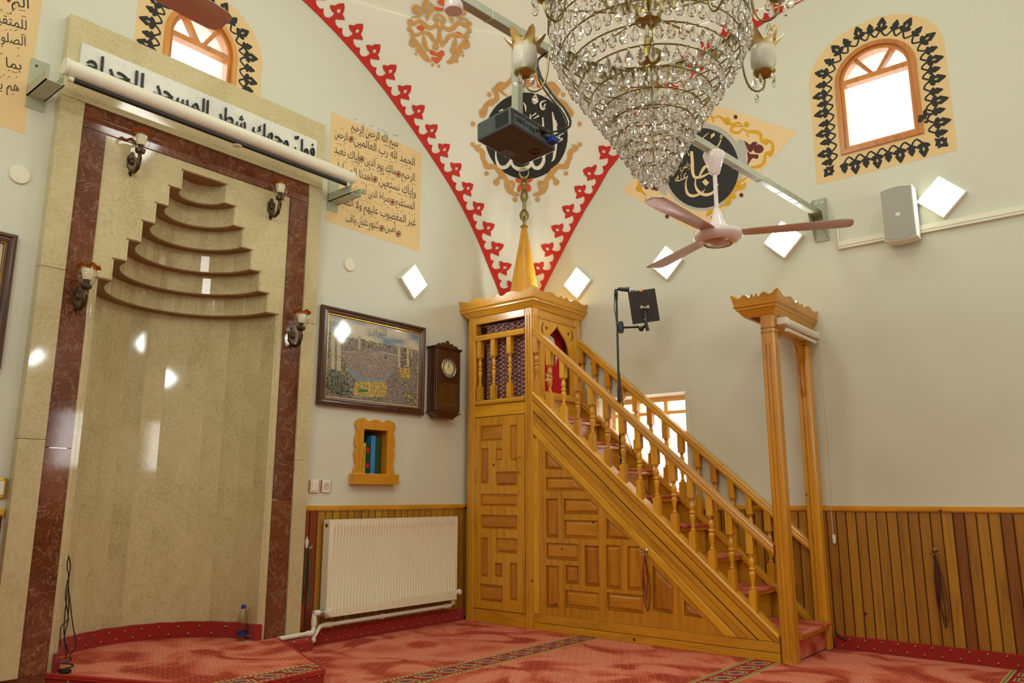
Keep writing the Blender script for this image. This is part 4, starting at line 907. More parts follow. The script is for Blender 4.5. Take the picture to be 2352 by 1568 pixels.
MB().lathe([(0, 0), (.012, 0), (.014, .004), (.010, .008), (0, .008)], (X0-.009, -.07, Z1-.035), 14, (1, 0, 0)).build('air_vent', 'brass_dull', rd, smooth=True)
MB().lathe([(0, 0), (.012, 0), (.014, .01), (.022, .02), (.026, .045), (.020, .06), (0, .062)], (X0+.0, YF+.01, Z0+.035), 16, (0, -1, 0)).build('valve_knob', 'white_gloss', rd, smooth=True)
MB().lathe([(0, 0), (.012, 0), (.02, .012), (.023, .03), (.018, .042), (0, .044)], (X1+.022, YF+.02, Z0+.055), 16, (0, -1, 0)).build('valve_knob', 'white_gloss', rd, smooth=True)
MB().lathe([(0, 0), (.016, 0), (.016, .05), (0, .05)], (X0-.055, -.075, Z0+.035), 14, (1, 0, 0)).build('valve_body', 'chrome', rd, smooth=True)
# heating pipes
def pipe(name, label, pts, r_=.0155, cuffs=()):
    t_ = thing(name, label, 'pipe', pts[0]); m = MB(); m.tube(pts, r_, 12); m.build('pipe_run', 'white', t_, smooth=True)
    for i in cuffs:
        a_, b_ = V(pts[i[0]]), V(pts[i[1]]); d = (b_-a_).normalized(); m = MB(); m.lathe([(r_*.9, 0), (r_*1.28, 0), (r_*1.28, .045), (r_*.9, .045)], a_+d*i[2], 12, d, caps=False); m.build('pipe_collar', 'white', t_, smooth=True)
    return t_
vz = Z0+.035
A1 = [(X0-.045, -.075, vz), (X0-.075, -.075, vz), (X0-.078, -.075, vz-.01), (X0-.078, -.075, .045+.1), (X0-.085, -.08, .112), (X0-.10, -.085, .098), (X0-.25, -.095, .098), (-2.50, -.11, .100)]
pipe('heating_pipe', 'white pipe rising from the niche corner to the left radiator valve', A1, .0155, ((3, 2, .0), (5, 6, .0), (1, 0, -.01)))
q0, q1 = pA(1035, 1390, .06), pA(742, 1436, .06)
A2 = [(X1-.055, -.05, Z0+.02), (q0.x+.025, -.055, Z0-.0), (q0.x+.025, -.058, q0.z+.03), (q0.x, -.06, q0.z), (q1.x, -.06, q1.z), (q1.x-.03, -.062, q1.z-.004), (q1.x-.075, -.07, q1.z-.055), (q1.x-.10, -.075, q1.z-.085), (q1.x-.13, -.08, q1.z-.092), (-2.245, -.085, q1.z-.092)]
pipe('heating_pipe', 'long white pipe running under the radiator above the red skirting', A2, .0155, ((4, 3, .02), (7, 8, -.02), (4, 3, .50), (3, 4, .02), (1, 2, .0)))
# wall sockets
def plate(name, label, c_, kind_):
    t_ = thing(name, label, kind_, (c_[0], 0, c_[1])); x, z = c_
    MB().box(x-.043, x+.043, -.010, 0, z-.043, z+.043).build('cover_frame', 'gold_trim', t_, bevel=.003)
    MB().box(x-.037, x+.037, -.013, -.004, z-.045, z+.045).build('cover_plate', 'white', t_, bevel=.003)
    if kind_ == 'switch': MB().box(x-.026, x+.026, -.018, -.01, z-.032, z+.032).build('rocker', 'white_gloss', t_, bevel=.003)
    else:
        MB().lathe([(.0, 0), (.024, 0), (.024, .004), (.019, .004), (.018, .0015), (0, .0015)], (x, -.0125, z), 24, (0, -1, 0)).build('socket_well', plain('socket_shadow_white', rgb(206, 202, 186), .5), t_)
        for dx in (-.009, .009): MB().lathe([(0, 0), (.0022, 0), (.0022, .0006), (0, .0006)], (x+dx, -.0141, z), 8, (0, -1, 0)).build('pin_hole', 'black', t_)
    return t_
p_ = pA(720.5, 1116); plate('light_switch', 'white light switch with gilt edge beside the marble niche', (p_.x, p_.z), 'switch')
p_ = pA(747.5, 1116); plate('power_socket', 'white round power socket with gilt edge right of the light switch', (p_.x, p_.z), 'socket')
p_ = pA(-8, 1121); t_ = thing('light_switch', 'brass edged switch cut off by the left border of the photo', 'switch', (p_.x, 0, p_.z))
MB().box(p_.x-.05, p_.x+.045, -.012, 0, p_.z-.052, p_.z+.052).build('cover_plate', 'gold_trim', t_, bevel=.004); MB().box(p_.x-.03, p_.x+.03, -.018, -.008, p_.z-.035, p_.z+.035).build('rocker', 'white', t_, bevel=.003)
# round wall caps
for px, py, lb in ((45, 402, 'round white cover on the wall left of the marble niche'), (802, 608, 'round white cover on the wall above the framed picture')):
    p_ = pA(px, py); t_ = MB().lathe([(0, 0), (.050, 0), (.052, .006), (.048, .012), (.0, .014)], (p_.x, 0, p_.z), 28, (0, -1, 0)).build('blanking_cap', 'cream_plastic', None, smooth=True); tag(t_, lb, 'wall cap')
# framed picture
def frame(name, label, x0, x1, z0, z1, wd, th, parent_mat='wood_dark', tilt=.0):
    t_ = thing(name, label, 'picture', ((x0+x1)/2, 0, z0))
    prof = [(0, 0), (0, th*.7), (wd*.10, th*.95), (wd*.30, th), (wd*.42, th*.78), (wd*.62, th*.74), (wd*.72, th*.9), (wd*.84, th*.86), (wd, th*.55), (wd, 0)]
    rings = []
    for cx2, cz2, sx, sz in ((x0, z0, 1, 1), (x1, z0, -1, 1), (x1, z1, -1, -1), (x0, z1, 1, -1)):
        rings.append([(cx2+sx*a_, -b_-.004, cz2+sz*a_) for a_, b_ in prof])
    m = MB(); m.loft(rings, loop=True); m.build('frame', 'wood_dark', t_, smooth=False)
    m = MB(); st = .0075
    i0 = wd*.93
    for (ax_, az_), (bx2, bz2) in (((x0+i0, z0+i0), (x1-i0, z0+i0)), ((x1-i0, z0+i0), (x1-i0, z1-i0)), ((x1-i0, z1-i0), (x0+i0, z1-i0)), ((x0+i0, z1-i0), (x0+i0, z0+i0))):
        L = math.hypot(bx2-ax_, bz2-az_); k = int(L/st)
        for i in range(k): m.obox((ax_+(bx2-ax_)*(i+.5)/k, -th*.72-.004, az_+(bz2-az_)*(i+.5)/k), (.0026, 0, 0), (0, .003, 0), (0, 0, .0026))
    o = m.build('beaded_slip', 'gold_trim', t_); o['kind'] = 'stuff'
    return t_
px0, px1, pz0, pz1 = -2.228, -1.174, 1.653, 2.393
fp = frame('framed_picture', 'large framed picture of a crowded courtyard with minarets at dusk', px0, px1, pz0, pz1, .062, .036)
ip = .062
MB().box(px0+ip-.004, px1-ip+.004, -.018, -.012, pz0+ip-.004, pz1-ip+.004).build('mount', 'pic_mount', fp)
pr = MB().box(px0+ip+.008, px1-ip-.008, -.0195, -.018, pz0+ip+.008, pz1-ip-.008).build('print', 'picture', fp)
# printed shapes: traced in the pixels of a crop of the photograph (x/5.6+730, y/5.6+690)
def zp(x, y): p = pA(x/5.6+730, y/5.6+690, .03); return (p.x, p.z)
fnP = lambda u, v, w_: (u, -.0197-w_, v)
def pr_poly(name, mat, pts, lift):
    m = MB(); m.sheet([zp(*p) for p in pts], [], fnP, lift, lift+.0002); m.build(name, mat, pr)
pr_poly('printed_courtyard', 'pic_court', [(300, 690), (520, 640), (640, 610), (820, 640), (1010, 700), (1030, 760), (960, 900), (850, 1000), (600, 1000), (470, 930), (390, 820)], .0002)
pr_poly('printed_roof', 'pic_blue', [(395, 850), (470, 910), (590, 1000), (850, 1010), (990, 860), (1005, 880), (870, 1040), (520, 1032), (390, 900)], .0004)
pr_poly('printed_facade', 'pic_gold', [(490, 1040), (880, 1040), (900, 1110), (880, 1240), (470, 1235), (480, 1100)], .0004)
pr_poly('printed_awning', 'pic_green', [(535, 1140), (655, 1145), (650, 1172), (530, 1170)], .0006)
pr_poly('printed_blocks', 'pic_dark', [(110, 900), (240, 870), (400, 1000), (430, 1200), (300, 1230), (110, 1120)], .0003)
pr_poly('printed_kaaba', 'pic_dark', [(866, 712), (900, 712), (900, 745), (868, 742)], .0006)
for (x, y0, y1, w_) in ((205, 390, 880, 46), (282, 440, 900, 52), (545, 445, 625, 30), (1055, 545, 860, 34), (1170, 565, 850, 30), (1212, 580, 720, 20), (790, 500, 590, 12), (835, 500, 590, 12)):
    pr_poly('printed_minaret', 'pic_stone', [(x-w_/2, y1), (x-w_/2, y0+w_*.8), (x, y0), (x+w_/2, y0+w_*.8), (x+w_/2, y1)], .0005)
    for f in (.12, .58): yy = y0+(y1-y0)*f; pr_poly('printed_balcony', 'pic_gold', [(x-w_*.72, yy+w_*.35), (x-w_*.72, yy), (x+w_*.72, yy), (x+w_*.72, yy+w_*.35)], .0007)
pr_poly('printed_gatehouse', 'pic_gold', [(1060, 860), (1200, 870), (1190, 1010), (1075, 985)], .0006)
for x in (330, 360, 395, 430, 465): pr_poly('printed_street', 'pic_stone', [(x, 660), (x+60, 650), (x+60, 655), (x, 666)], .0006)
pr_poly('printed_wall', 'pic_stone', [(700, 690), (850, 655), (1000, 690), (1100, 720), (1095, 726), (850, 666), (702, 700)], .0006)
m = MB(); write(m, 'الله أكبر', lambda u, v, w_: (lambda a_, b_: fnP(a_[0]+(b_[0]-a_[0])*u, a_[1]+(b_[1]-a_[1])*u+v*.055, w_))(zp(655, 440), zp(895, 455)), .0004, .0007, 2, seed=3); m.build('printed_script', 'pic_dark', pr)
f2 = frame('framed_picture', 'dark framed picture with glowing red sky cut off by the left border', -5.28, -4.235, 1.657, 2.39, .062, .036)
MB().box(-5.22, -4.295, -.018, -.012, 1.717, 2.33).build('mount', 'pic_mount', f2); MB().box(-5.205, -4.31, -.0195, -.018, 1.73, 2.317).build('print', 'pic_red', f2)
# pendulum clock
D = .104
ck = thing('pendulum_clock', 'dark walnut pendulum wall clock beside the large framed picture', 'clock', (-1.0, 0, 1.62))
cl, cr = pA(1000, 784, D), pA(1059, 800, D); cb = pA(1030, 956, D)
x0, x1 = cl.x+.012, pA(1056, 900, D).x; zt_, zb_ = pA(1000, 795, D).z, pA(1000, 943, D).z
MB().box(x0, x1, -D+.012, -.002, zb_, zt_).build('case', 'wood_dark', ck, bevel=.004)
MB().sheet(rect(x0+.004, x1-.004, zb_+.004, zt_-.004), [rect(x0+.035, x1-.035, zb_+.05, zb_+.255), [( (x0+x1)/2+.080*math.cos(2*math.pi*i/32), zt_-.165+.080*math.sin(2*math.pi*i/32)) for i in range(32)]], fnF, D-.014, D).build('clock_door', 'wood_dark', ck, bevel=.002)
MB().sheet(rect(x0+.034, x1-.034, zb_+.049, zb_+.256), [], fnF, D-.011, D-.008).build('door_glass', 'brown_glass', ck)
for xx in (x0+.008, x1-.008): MB().lathe([(0, 0), (.006, 0), (.006, zt_-zb_-.02), (0, zt_-zb_-.02)], (xx, -D-.002, zb_+.01), 8).build('door_column', 'wood_dark', ck, smooth=True)
MB().box(x0-.016, x1+.014, -D-.016, -.002, zt_, zt_+.012).box(x0-.010, x1+.010, -D-.008, -.002, zt_-.01, zt_).build('top_cornice', 'wood_dark', ck, bevel=.003)
xm_ = (x0+x1)/2; cw = (x1-x0)/2
tp_ = crom([(-cw*.9, .004), (-cw*.75, .022), (-cw*.6, .024), (-cw*.52, .014), (-cw*.42, .036), (-cw*.3, .036), (-cw*.22, .026), (-cw*.1, .052), (0, .058), (cw*.1, .052), (cw*.22, .026), (cw*.3, .036), (cw*.42, .036), (cw*.52, .014), (cw*.6, .024), (cw*.75, .022), (cw*.9, .004)], 3)
MB().sheet([(xm_-cw, zt_+.012)]+[(xm_+a_, zt_+.014+b_) for a_, b_ in tp_]+[(xm_+cw, zt_+.012)], [], fnF, D-.022, D-.008).build('carved_crest', 'wood_dark', ck, bevel=.002)
m = MB(); m.loft([[(x0+i, -D-.006+j, z) , (x1-i, -D-.006+j, z), (x1-i, -.003, z), (x0+i, -.003, z)] for i, j, z in ((-.012, -.0, zb_), (-.012, 0, zb_-.010), (.004, .012, zb_-.014), (.045, .030, zb_-.045), (.045, .030, zb_-.055))]); m.build('base_bracket', 'wood_dark', ck, bevel=.002)
cc = (xm_+.002, zt_-.165)
MB().lathe([(.076, 0), (.085, 0), (.087, .008), (.082, .014), (.076, .008), (.076, .002)], (cc[0], -D, cc[1]), 36, (0, -1, 0), caps=False).build('bezel', 'brass', ck, smooth=True)
MB().lathe([(0, 0), (.074, 0), (.074, .003), (0, .003)], (cc[0], -D-.001, cc[1]), 36, (0, -1, 0)).build('chapter_ring', 'dial_ring', ck)
dial = MB().lathe([(0, 0), (.052, 0), (.052, .0015), (0, .0015)], (cc[0], -D-.004, cc[1]), 36, (0, -1, 0)).build('dial', 'mat_cream', ck)
for i in range(12):
    a_ = R(30*i); m = MB(); m.obox((cc[0]+.062*math.sin(a_), -D-.0045, cc[1]+.062*math.cos(a_)), (.0018*math.cos(a_), 0, -.0018*math.sin(a_)), (0, .0006, 0), (.006*math.sin(a_), 0, .006*math.cos(a_))); m.build('hour_mark', 'black', dial)
for a_, l_ in ((-4, .034), (0, .05)):
    a_ = R(a_); m = MB(); m.obox((cc[0]+l_/2*math.sin(a_), -D-.0075, cc[1]+l_/2*math.cos(a_)), (.0022, 0, 0), (0, .0006, 0), (l_/2*math.sin(a_), 0, l_/2*math.cos(a_))); m.build('clock_hand', 'black', dial)
for dx in (-.018, .018): MB().lathe([(0, 0), (.0035, 0), (.0035, .001), (0, .001)], (cc[0]+dx, -D-.0056, cc[1]-.016), 8, (0, -1, 0)).build('winding_hole', 'black', dial)
MB().lathe([(0, 0), (.03, 0), (.032, .003), (0, .006)], (cc[0], -D+.02, zb_+.10), 20, (0, -1, 0)).build('pendulum_bob', 'brass', ck, smooth=True)
# small bookshelf let into the wall
bs = thing('wall_bookshelf', 'small honey pine framed bookshelf set in the wall under the picture', 'bookshelf', (-1.67, 0, 1.1))
hx0, hx1, hz0, hz1 = -1.787, -1.552, 1.172, 1.505
L_ = crom([(-1.872, 1.165), (-1.868, 1.20), (-1.852, 1.235), (-1.856, 1.27), (-1.868, 1.31), (-1.862, 1.345), (-1.850, 1.36), (-1.862, 1.375), (-1.868, 1.41), (-1.862, 1.45), (-1.850, 1.49), (-1.866, 1.53), (-1.866, 1.555), (-1.848, 1.575), (-1.815, 1.585), (-1.785, 1.588), (-1.765, 1.575), (-1.74, 1.568), (-1.715, 1.575), (-1.69, 1.582), (-1.67, 1.584)], 3)
MB().sheet(L_+[(2*-1.67-x, z) for x, z in reversed(L_[:-1])], [rect(hx0, hx1, hz0, hz1)], fnF, 0, .022).build('scalloped_frame', 'wood_z', bs, bevel=.003)
MB().box(-1.90, -1.455, -.062, -.0, 1.092, 1.172).build('shelf_lip', 'wood_x', bs, bevel=.004)
MB().sheet(rect(hx0-.012, hx1+.012, hz0-.005, hz1+.012), [rect(hx0, hx1, hz0, hz1)], fnF, -.16, -.001).build('shelf_box', 'wood_z', bs)
MB().box(hx0-.01, hx1+.01, .16, .17, hz0-.01, hz1+.01).build('shelf_back', 'wood_dark', bs)
BK = [('book_white', -1.786, -1.774, .20, 'thin white book at the left end of the wall bookshelf', .010), ('book_yellow', -1.772, -1.732, .232, 'yellow spined book in the wall bookshelf', .004), ('book_green', -1.729, -1.692, .228, 'dark green book with two red labels in the wall bookshelf', .006), ('book_blue', -1.689, -1.640, .292, 'tall light blue book in the wall bookshelf', .0), ('book_darkgreen', -1.636, -1.592, .285, 'tall dark green book at the right of the wall bookshelf', .004)]
for mt, xa_, xb_, h_, lb, set_ in BK:
    t_ = thing('book', lb, 'book', ((xa_+xb_)/2, .05, hz0), 'books in the wall bookshelf'); y0 = .012+set_
    MB().box(xa_, xb_, y0, y0+.005, hz0, hz0+h_).box(xa_, xa_+.003, y0, .15, hz0, hz0+h_).box(xb_-.003, xb_, y0, .15, hz0, hz0+h_).build('cover', mt, t_, bevel=.001)
    MB().box(xa_+.003, xb_-.003, y0+.005, .147, hz0+.004, hz0+h_-.005).build('pages', 'pic_mount', t_)
    fnB = lambda u, v, w_: (u, y0-w_, v)
    if mt == 'book_green':
        for zz in (.045, .165): MB().box(xa_+.002, xb_-.002, y0-.0008, y0, hz0+zz, hz0+zz+.03).build('spine_label', 'fabric_red', t_)
        MB().box(xa_+.002, xb_-.002, y0-.0006, y0, hz0+.082, hz0+.085).box(xa_+.002, xb_-.002, y0-.0006, y0, hz0+.155, hz0+.158).build('gilt_line', 'gold_trim', t_)
    if mt == 'book_yellow':
        m = MB(); write(m, 'Kuran Yolu - 4', lambda u, v, w_: (xb_-.012-v*.022, y0-w_, hz0+.20-u*.15), .0002, .0006, arabic=False); m.build('spine_title', 'black', t_)
# prayer beads on hooks -------------------------------------------------------
def hook(label, P, nrm, mat, kind=0):
    t_ = thing('wall_hook', label, 'hook', P); n_ = V(nrm); s_ = V((-n_.y, n_.x, 0))
    P = V(P); f = lambda u, v, w_: P+s_*u+V((0, 0, v))+n_*w_
    if kind == 0: MB().sheet([(0, .045), (.016, .008), (.012, -.012), (0, -.04), (-.012, -.012), (-.016, .008)], [], f, 0, .006).build('back_plate', mat, t_, bevel=.002)
    else: MB().lathe([(0, 0), (.016, 0), (.018, .008), (.012, .016), (0, .018)], P, 8, n_).build('back_plate', mat, t_, smooth=True)
    for sx in (-1, 1): m = MB(); m.tube([f(sx*.003, -.02, .006), f(sx*.012, -.034, .016), f(sx*.022, -.034, .026), f(sx*.028, -.020, .03)], .003, 6); m.build('prong', mat, t_, smooth=True)
    return t_
def loop_pts(f, half_w, drop, n=26, top=.008, skew=0.0):
    P = []
    for i in range(n+1):
        a_ = 2*math.pi*i/n; k = (1-math.cos(a_))/2; w_ = math.sin(a_)*(top+(half_w-top)*k**.6)
        P.append(f(w_+skew*k, -drop*k, .012+.004*math.sin(a_*3)))
    return P
def bead_string(label, P, nrm, strands, group=None):
    t_ = thing('prayer_beads', label, 'prayer beads', P, group); n_ = V(nrm); s_ = V((-n_.y, n_.x, 0)); P = V(P); f = lambda u, v, w_: P+s_*u+V((0, 0, v))+n_*w_
    for mt, hw2, dr_, r_, sk in strands:
        m = MB(); beads(m, loop_pts(f, hw2, dr_, skew=sk), r_, r_*2.05, 6); o = m.build('bead_strand', mt, t_, smooth=True); o['kind'] = 'stuff'
    m = MB(); m.tube([f(.0, -.0, .012), f(.02, -.02, .02), f(.022, -.055, .014)], .0015, 5); m.build('tassel', 'bead_red', t_)
    return t_
hk = pA(704, 1246, .014); hook('pearly diamond shaped hook beside the radiator', hk, (0, -1, 0), 'cream_plastic')
bead_string('green glass prayer beads hanging beside the radiator', hk+V((0, -.012, -.03)), (0, -1, 0), (('bead_green', .028, .36, .0042, -.008), ('bead_green', .020, .30, .0042, .004), ('bead_green', .034, .38, .0038, -.004)))
hk = on(0, XM-.004, 1484, 1264); hook('silver coat hook on the stair side of the pulpit', hk, (-1, 0, 0), 'chrome', 1)
bead_string('red and black prayer beads hanging on the stair side of the pulpit', hk+V((-.012, 0, -.03)), (-1, 0, 0), (('bead_black', .030, .37, .0045, .01), ('bead_red', .012, .30, .0042, .004), ('bead_red', .018, .27, .0040, .002)))
hk = pB(2148, 1262, .014); hook('brass coat hook on the pine boards at the right', hk, (-1, 0, 0), 'brass_dull', 1)
bead_string('maroon prayer beads hanging on the pine boards at the right', hk+V((-.012, 0, -.03)), (-1, 0, 0), (('bead_maroon', .030, .40, .0040, .03), ('bead_black', .014, .44, .0042, .02), ('bead_black', .016, .30, .0040, -.004), ('bead_maroon', .010, .33, .0040, -.01)))
# bottle
bt = thing('water_bottle', 'clear plastic water bottle with blue cap standing in the niche', 'bottle', (-2.69, .02, .1)); c_ = (-2.69, .02, .1)
MB().lathe([(0, 0.002), (.024, .0), (.031, .006), (.032, .03), (.030, .06), (.032, .09), (.032, .14), (.030, .155), (.020, .178), (.0125, .19), (.0125, .205), (.011, .205), (.011, .19), (.018, .178), (.028, .154), (.030, .14), (.030, .03), (.029, .008), (0, .006)], c_, 20, caps=False).build('bottle_body', 'glass', bt, smooth=True)
MB().lathe([(0, .196), (.0145, .196), (.015, .217), (.013, .220), (0, .220)], c_, 16).build('cap', 'blue_cap', bt, smooth=True)
MB().lathe([(.0325, .035), (.0328, .035), (.0328, .055), (.0325, .055)], c_, 20, caps=False).build('label', 'blue_cap', bt, smooth=True)
# black cables at the left of the niche
cb_ = thing('cable_bundle', 'black cable bundle hanging at the left edge of the niche onto the podium', 'cable', (-3.80, -.08, .1))
def pa(px, py, off=.075): return pA(px, py, off)
for k, pts in enumerate(([(158, 1275), (154, 1300), (158, 1330), (150, 1400), (147, 1450), (152, 1500), (150, 1512)], [(158, 1278), (162, 1300), (157, 1340), (162, 1390), (168, 1440), (175, 1480), (160, 1505)], [(156, 1330), (150, 1370), (157, 1420), (148, 1460), (158, 1500)], [(158, 1360), (156, 1420), (140, 1440), (138, 1485)])):
    m = MB(); m.tube([pa(a_, b_, .075+.006*k) for a_, b_ in crom(pts, 3)], .0028, 6); m.build('cable', 'black', cb_, smooth=True)
m = MB(); m.tube([(-3.795+.035*math.cos(R(40*i))*(1+.3*math.sin(i)), -.11+.035*math.sin(R(40*i)), .106+.0035*i) for i in range(20)], .004, 6); m.build('coil', 'black', cb_, smooth=True)
m = MB(); m.box(-3.82, -3.77, -.14, -.10, .101, .125); m.build('plug', 'black', cb_, bevel=.006)
# red cable by the radiator
m = MB(); m.tube([pA(a_, b_, .03) for a_, b_ in crom([(704, 1180), (690, 1260), (698, 1370), (680, 1372), (672, 1395), (676, 1425), (690, 1447), (712, 1455)], 4)], .0035, 6)
tag(m.build('red_cable', 'cable_red', None, smooth=True), 'thin dark red cable looping down between niche and radiator', 'cable')
# sconces -----------------------------------------------------------------
def sconce(label, x, z, grp='bronze wall lamps on the niche'):
    t_ = thing('wall_lamp', label, 'wall lamp', (x, -fr, z), grp); y = -.05 if abs(x+3.22) < .6 else -.058
    f = lambda u, v, w_: (x+u, y-w_, z+v)
    m = MB(); sh = crom([(0, .075), (.012, .07), (.010, .055), (.026, .045), (.03, .02), (.026, -.005), (.03, -.02), (.018, -.035), (.010, -.05), (.014, -.062), (0, -.085), (-.014, -.062), (-.010, -.05), (-.018, -.035), (-.03, -.02), (-.026, -.005), (-.03, .02), (-.026, .045), (-.010, .055), (-.012, .07)], 2, True)
    m.sheet(sh, [], f, 0, .010); m.build('back_plate', 'bronze', t_, bevel=.003)
    MB().sphere(f(0, .012, .008), .018, 10, 1.5).build('boss', 'bronze', t_, smooth=True)
    m = MB(); m.tube([f(0, -.05, .006), f(0, -.062, .03), f(0, -.068, .06), f(0, -.05, .092), f(0, -.02, .103), f(0, .012, .104), f(0, .03, .104)], [.010, .012, .011, .013, .014, .011, .009], 10); m.build('arm', 'bronze', t_, smooth=True)
    m = MB(); m.tube([f(0, -.02, .116), f(0, -.0, .126), f(0, .016, .122), f(0, .018, .112)], .005, 6); m.build('leaf_scroll', 'bronze', t_, smooth=True)
    cx2, cy2, cz2 = f(0, .03, .104)
    MB().lathe([(.0, 0), (.012, 0), (.014, .006), (.026, .012), (.030, .026), (.030, .032), (0, .032)], (cx2, cy2, cz2), 18).build('cup', 'bronze', t_, smooth=True)
    MB().lathe([(0, .03), (.014, .03), (.015, .06), (.0, .062)], (cx2, cy2, cz2), 14).build('lamp_holder', 'black', t_, smooth=True)
    MB().lathe([(0, .06), (.022, .06), (.033, .112), (.030, .122), (0, .124)], (cx2, cy2, cz2), 16).build('lamp', 'candle', t_, smooth=True)
    m = MB(); n = 32; rings = []
    for r_, h_, wv in ((.020, .034, 0), (.040, .046, 0), (.052, .072, 0), (.050, .098, 0), (.042, .118, 0), (.043, .130, .1), (.052, .142, .18), (.062, .142, .22)):
        rings.append([(cx2+(r_*(1+wv*.5*math.cos(6*2*math.pi*i/n)))*math.cos(2*math.pi*i/n), cy2+(r_*(1+wv*.5*math.cos(6*2*math.pi*i/n)))*math.sin(2*math.pi*i/n), cz2+h_-wv*.05*math.cos(6*2*math.pi*i/n)) for i in range(n)])
    g_ = MB().loft(rings[:6], caps=False).build('glass_shade', 'glass', t_, smooth=True)
    g_ = MB().loft(rings[5:], caps=False).build('shade_rim', 'amber', t_, smooth=True); so = g_.modifiers.new('thickness', 'SOLIDIFY'); so.thickness = .002
    return t_
sconce('bronze wall lamp on the upper left of the niche', -3.695, 2.985); sconce('bronze wall lamp on the upper right of the niche', -2.722, 2.985)
sconce('bronze wall lamp on the left red marble band', -3.915, 2.095); sconce('bronze wall lamp on the right red marble band', -2.497, 2.095)
# LED panels ---------------------------------------------------------------
def led(label, P, nrm, hd=.152):
    t_ = thing('square_wall_light', label, 'light', P, 'diamond set square LED lights'); P = V(P); n_ = V(nrm); s_ = V((-n_.y, n_.x, 0)); f = lambda u, v, w_: P+s_*u+V((0, 0, v))+n_*w_
    q = lambda k: [(k, 0), (0, k), (-k, 0), (0, -k)]
    MB().sheet(q(hd), [], f, 0, .038).build('lamp_body', 'white', t_, bevel=.002); MB().sheet(q(hd-.014), [], f, .0382, .0395).build('diffuser', 'led', t_)
    return t_
p_ = pA(945.5, 648); led('square LED light on the front wall above the pendulum clock', p_, (0, -1, 0))
for px, py, lb in ((1330, 651, 'square LED light beside the spire of the pulpit'), (1535, 605, 'square LED light behind the lower left blade of the ceiling fan'), (1802, 552, 'square LED light half hidden by the right fan blade'), (2164, 455, 'square LED light right of the grey wall loudspeaker')):
    p_ = pB(px, py, .0); led(lb, p_, (-1, 0, 0))
for x, wd_ in ((-2.0, 'right'), (-3.2, 'middle'), (-4.6, 'left')): led('unseen square LED light behind the camera, the %s one of three' % wd_, (x, YBK, 2.78), (0, 1, 0))
for y, wd_ in ((-.9, 'near the niche'), (-2.6, 'in its middle')): led('unseen square LED light on the left wall, '+wd_, (XL, y, 2.78), (1, 0, 0))
tag(MB().tube([pB(1922, 500, .01), pB(1924, 535, .012), pB(1927, 568, .015)], .008, 8).build('short_conduit', 'white', None, smooth=True), 'short white conduit between the beam bracket and the cable duct', 'conduit')
# loudspeaker, trunking ------------------------------------------------------
sp = thing('wall_loudspeaker', 'grey fronted loudspeaker in a cream case on the right wall', 'speaker', pB(2064, 488, .02))
C4 = [pB(2018, 436, .15), pB(2094, 426, .15), pB(2106, 541, .15), pB(2031, 552, .15)]
sy0, sy1 = (C4[0].y+C4[3].y)/2, (C4[1].y+C4[2].y)/2; sz0, sz1 = (C4[2].z+C4[3].z)/2, (C4[0].z+C4[1].z)/2
def bow(y0, y1, z0, z1, k=.014, n=8):
    return [(y0+(y1-y0)*i/n, z0-k*math.sin(math.pi*i/n)) for i in range(n+1)]+[(y1-(y1-y0)*i/n, z1+k*math.sin(math.pi*i/n)) for i in range(n+1)]
MB().sheet(bow(sy0, sy1, sz0, sz1), [], fnR, .03, .145).build('speaker_case', 'cream_plastic', sp, bevel=.006)
MB().sheet(bow(sy0-.006, sy1+.006, sz0+.006, sz1-.006), [], fnR, .1452, .150).build('grille', plain('grey_mesh_grille', rgb(172, 172, 158), .6, var=.12, scale=300), sp, bevel=.002)
ym, zm_ = (sy0+sy1)/2, (sz0+sz1)/2-.01; MB().box(XB-.152, XB-.150, ym-.014, ym+.014, zm_-.012, zm_+.012).build('badge', 'white_gloss', sp)
MB().box(XB-.032, XB, ym-.03, ym+.03, zm_-.05, zm_+.05).build('wall_bracket', 'white', sp)
for k, (za_, zb2, lb) in enumerate(((2.806, 2.835, 'upper cable duct along the right wall under the lights'), (2.768, 2.804, 'lower cable duct along the right wall with a seam line'))):
    t_ = thing('cable_duct', lb, 'cable duct', (XB, -3.04, za_)); dz = (-.02 if k == 0 else -.012)
    MB().box(XB-.022-.006*k, XB, YBK, -3.04, za_+dz-.0, zb2+dz).build('duct_cover', 'cream_plastic', t_, bevel=.003)
    if k: MB().box(XB-.0285, XB-.027, YBK, -3.04, (za_+zb2)/2+dz-.0012, (za_+zb2)/2+dz+.0012).build('seam', 'black', t_)
# projection screen rolled up over the niche -----------------------------------
ps = thing('projection_screen', 'rolled up white projection screen on steel brackets across the niche', 'projection screen', (-3.2, -.25, 3.3))
sy_ = -.25
xa_, xb_ = pA(152, 150, .25).x, pA(806, 400, .25).x; zc_ = 3.335
m = MB(); m.lathe([(0, 0), (.044, 0), (.047, .004), (.047, xb_-xa_-.004), (.044, xb_-xa_), (0, xb_-xa_)], (xa_, sy_, zc_), 24, (1, 0, 0)); m.build('screen_case', 'cream_plastic', ps, smooth=True)
for xx in (xa_-.012, xb_-.004): MB().lathe([(0, 0), (.047, 0), (.050, .004), (.050, .016), (.044, .02), (0, .02)], (xx, sy_, zc_), 20, (1, 0, 0)).build('end_cap', 'cream_plastic', ps, smooth=True)
m = MB(); m.lathe([(0, 0), (.014, 0), (.014, xb_-xa_-.07), (0, xb_-xa_-.07)], (xa_+.04, sy_-.005, zc_-.066), 14, (1, 0, 0)); m.build('weight_bar', 'black', ps, smooth=True)
for xx in (xa_+.018, xb_-.045): MB().lathe([(0, 0), (.016, 0), (.016, .024), (0, .024)], (xx, sy_-.005, zc_-.066), 12, (1, 0, 0)).build('bar_end', 'cream_plastic', ps, smooth=True)
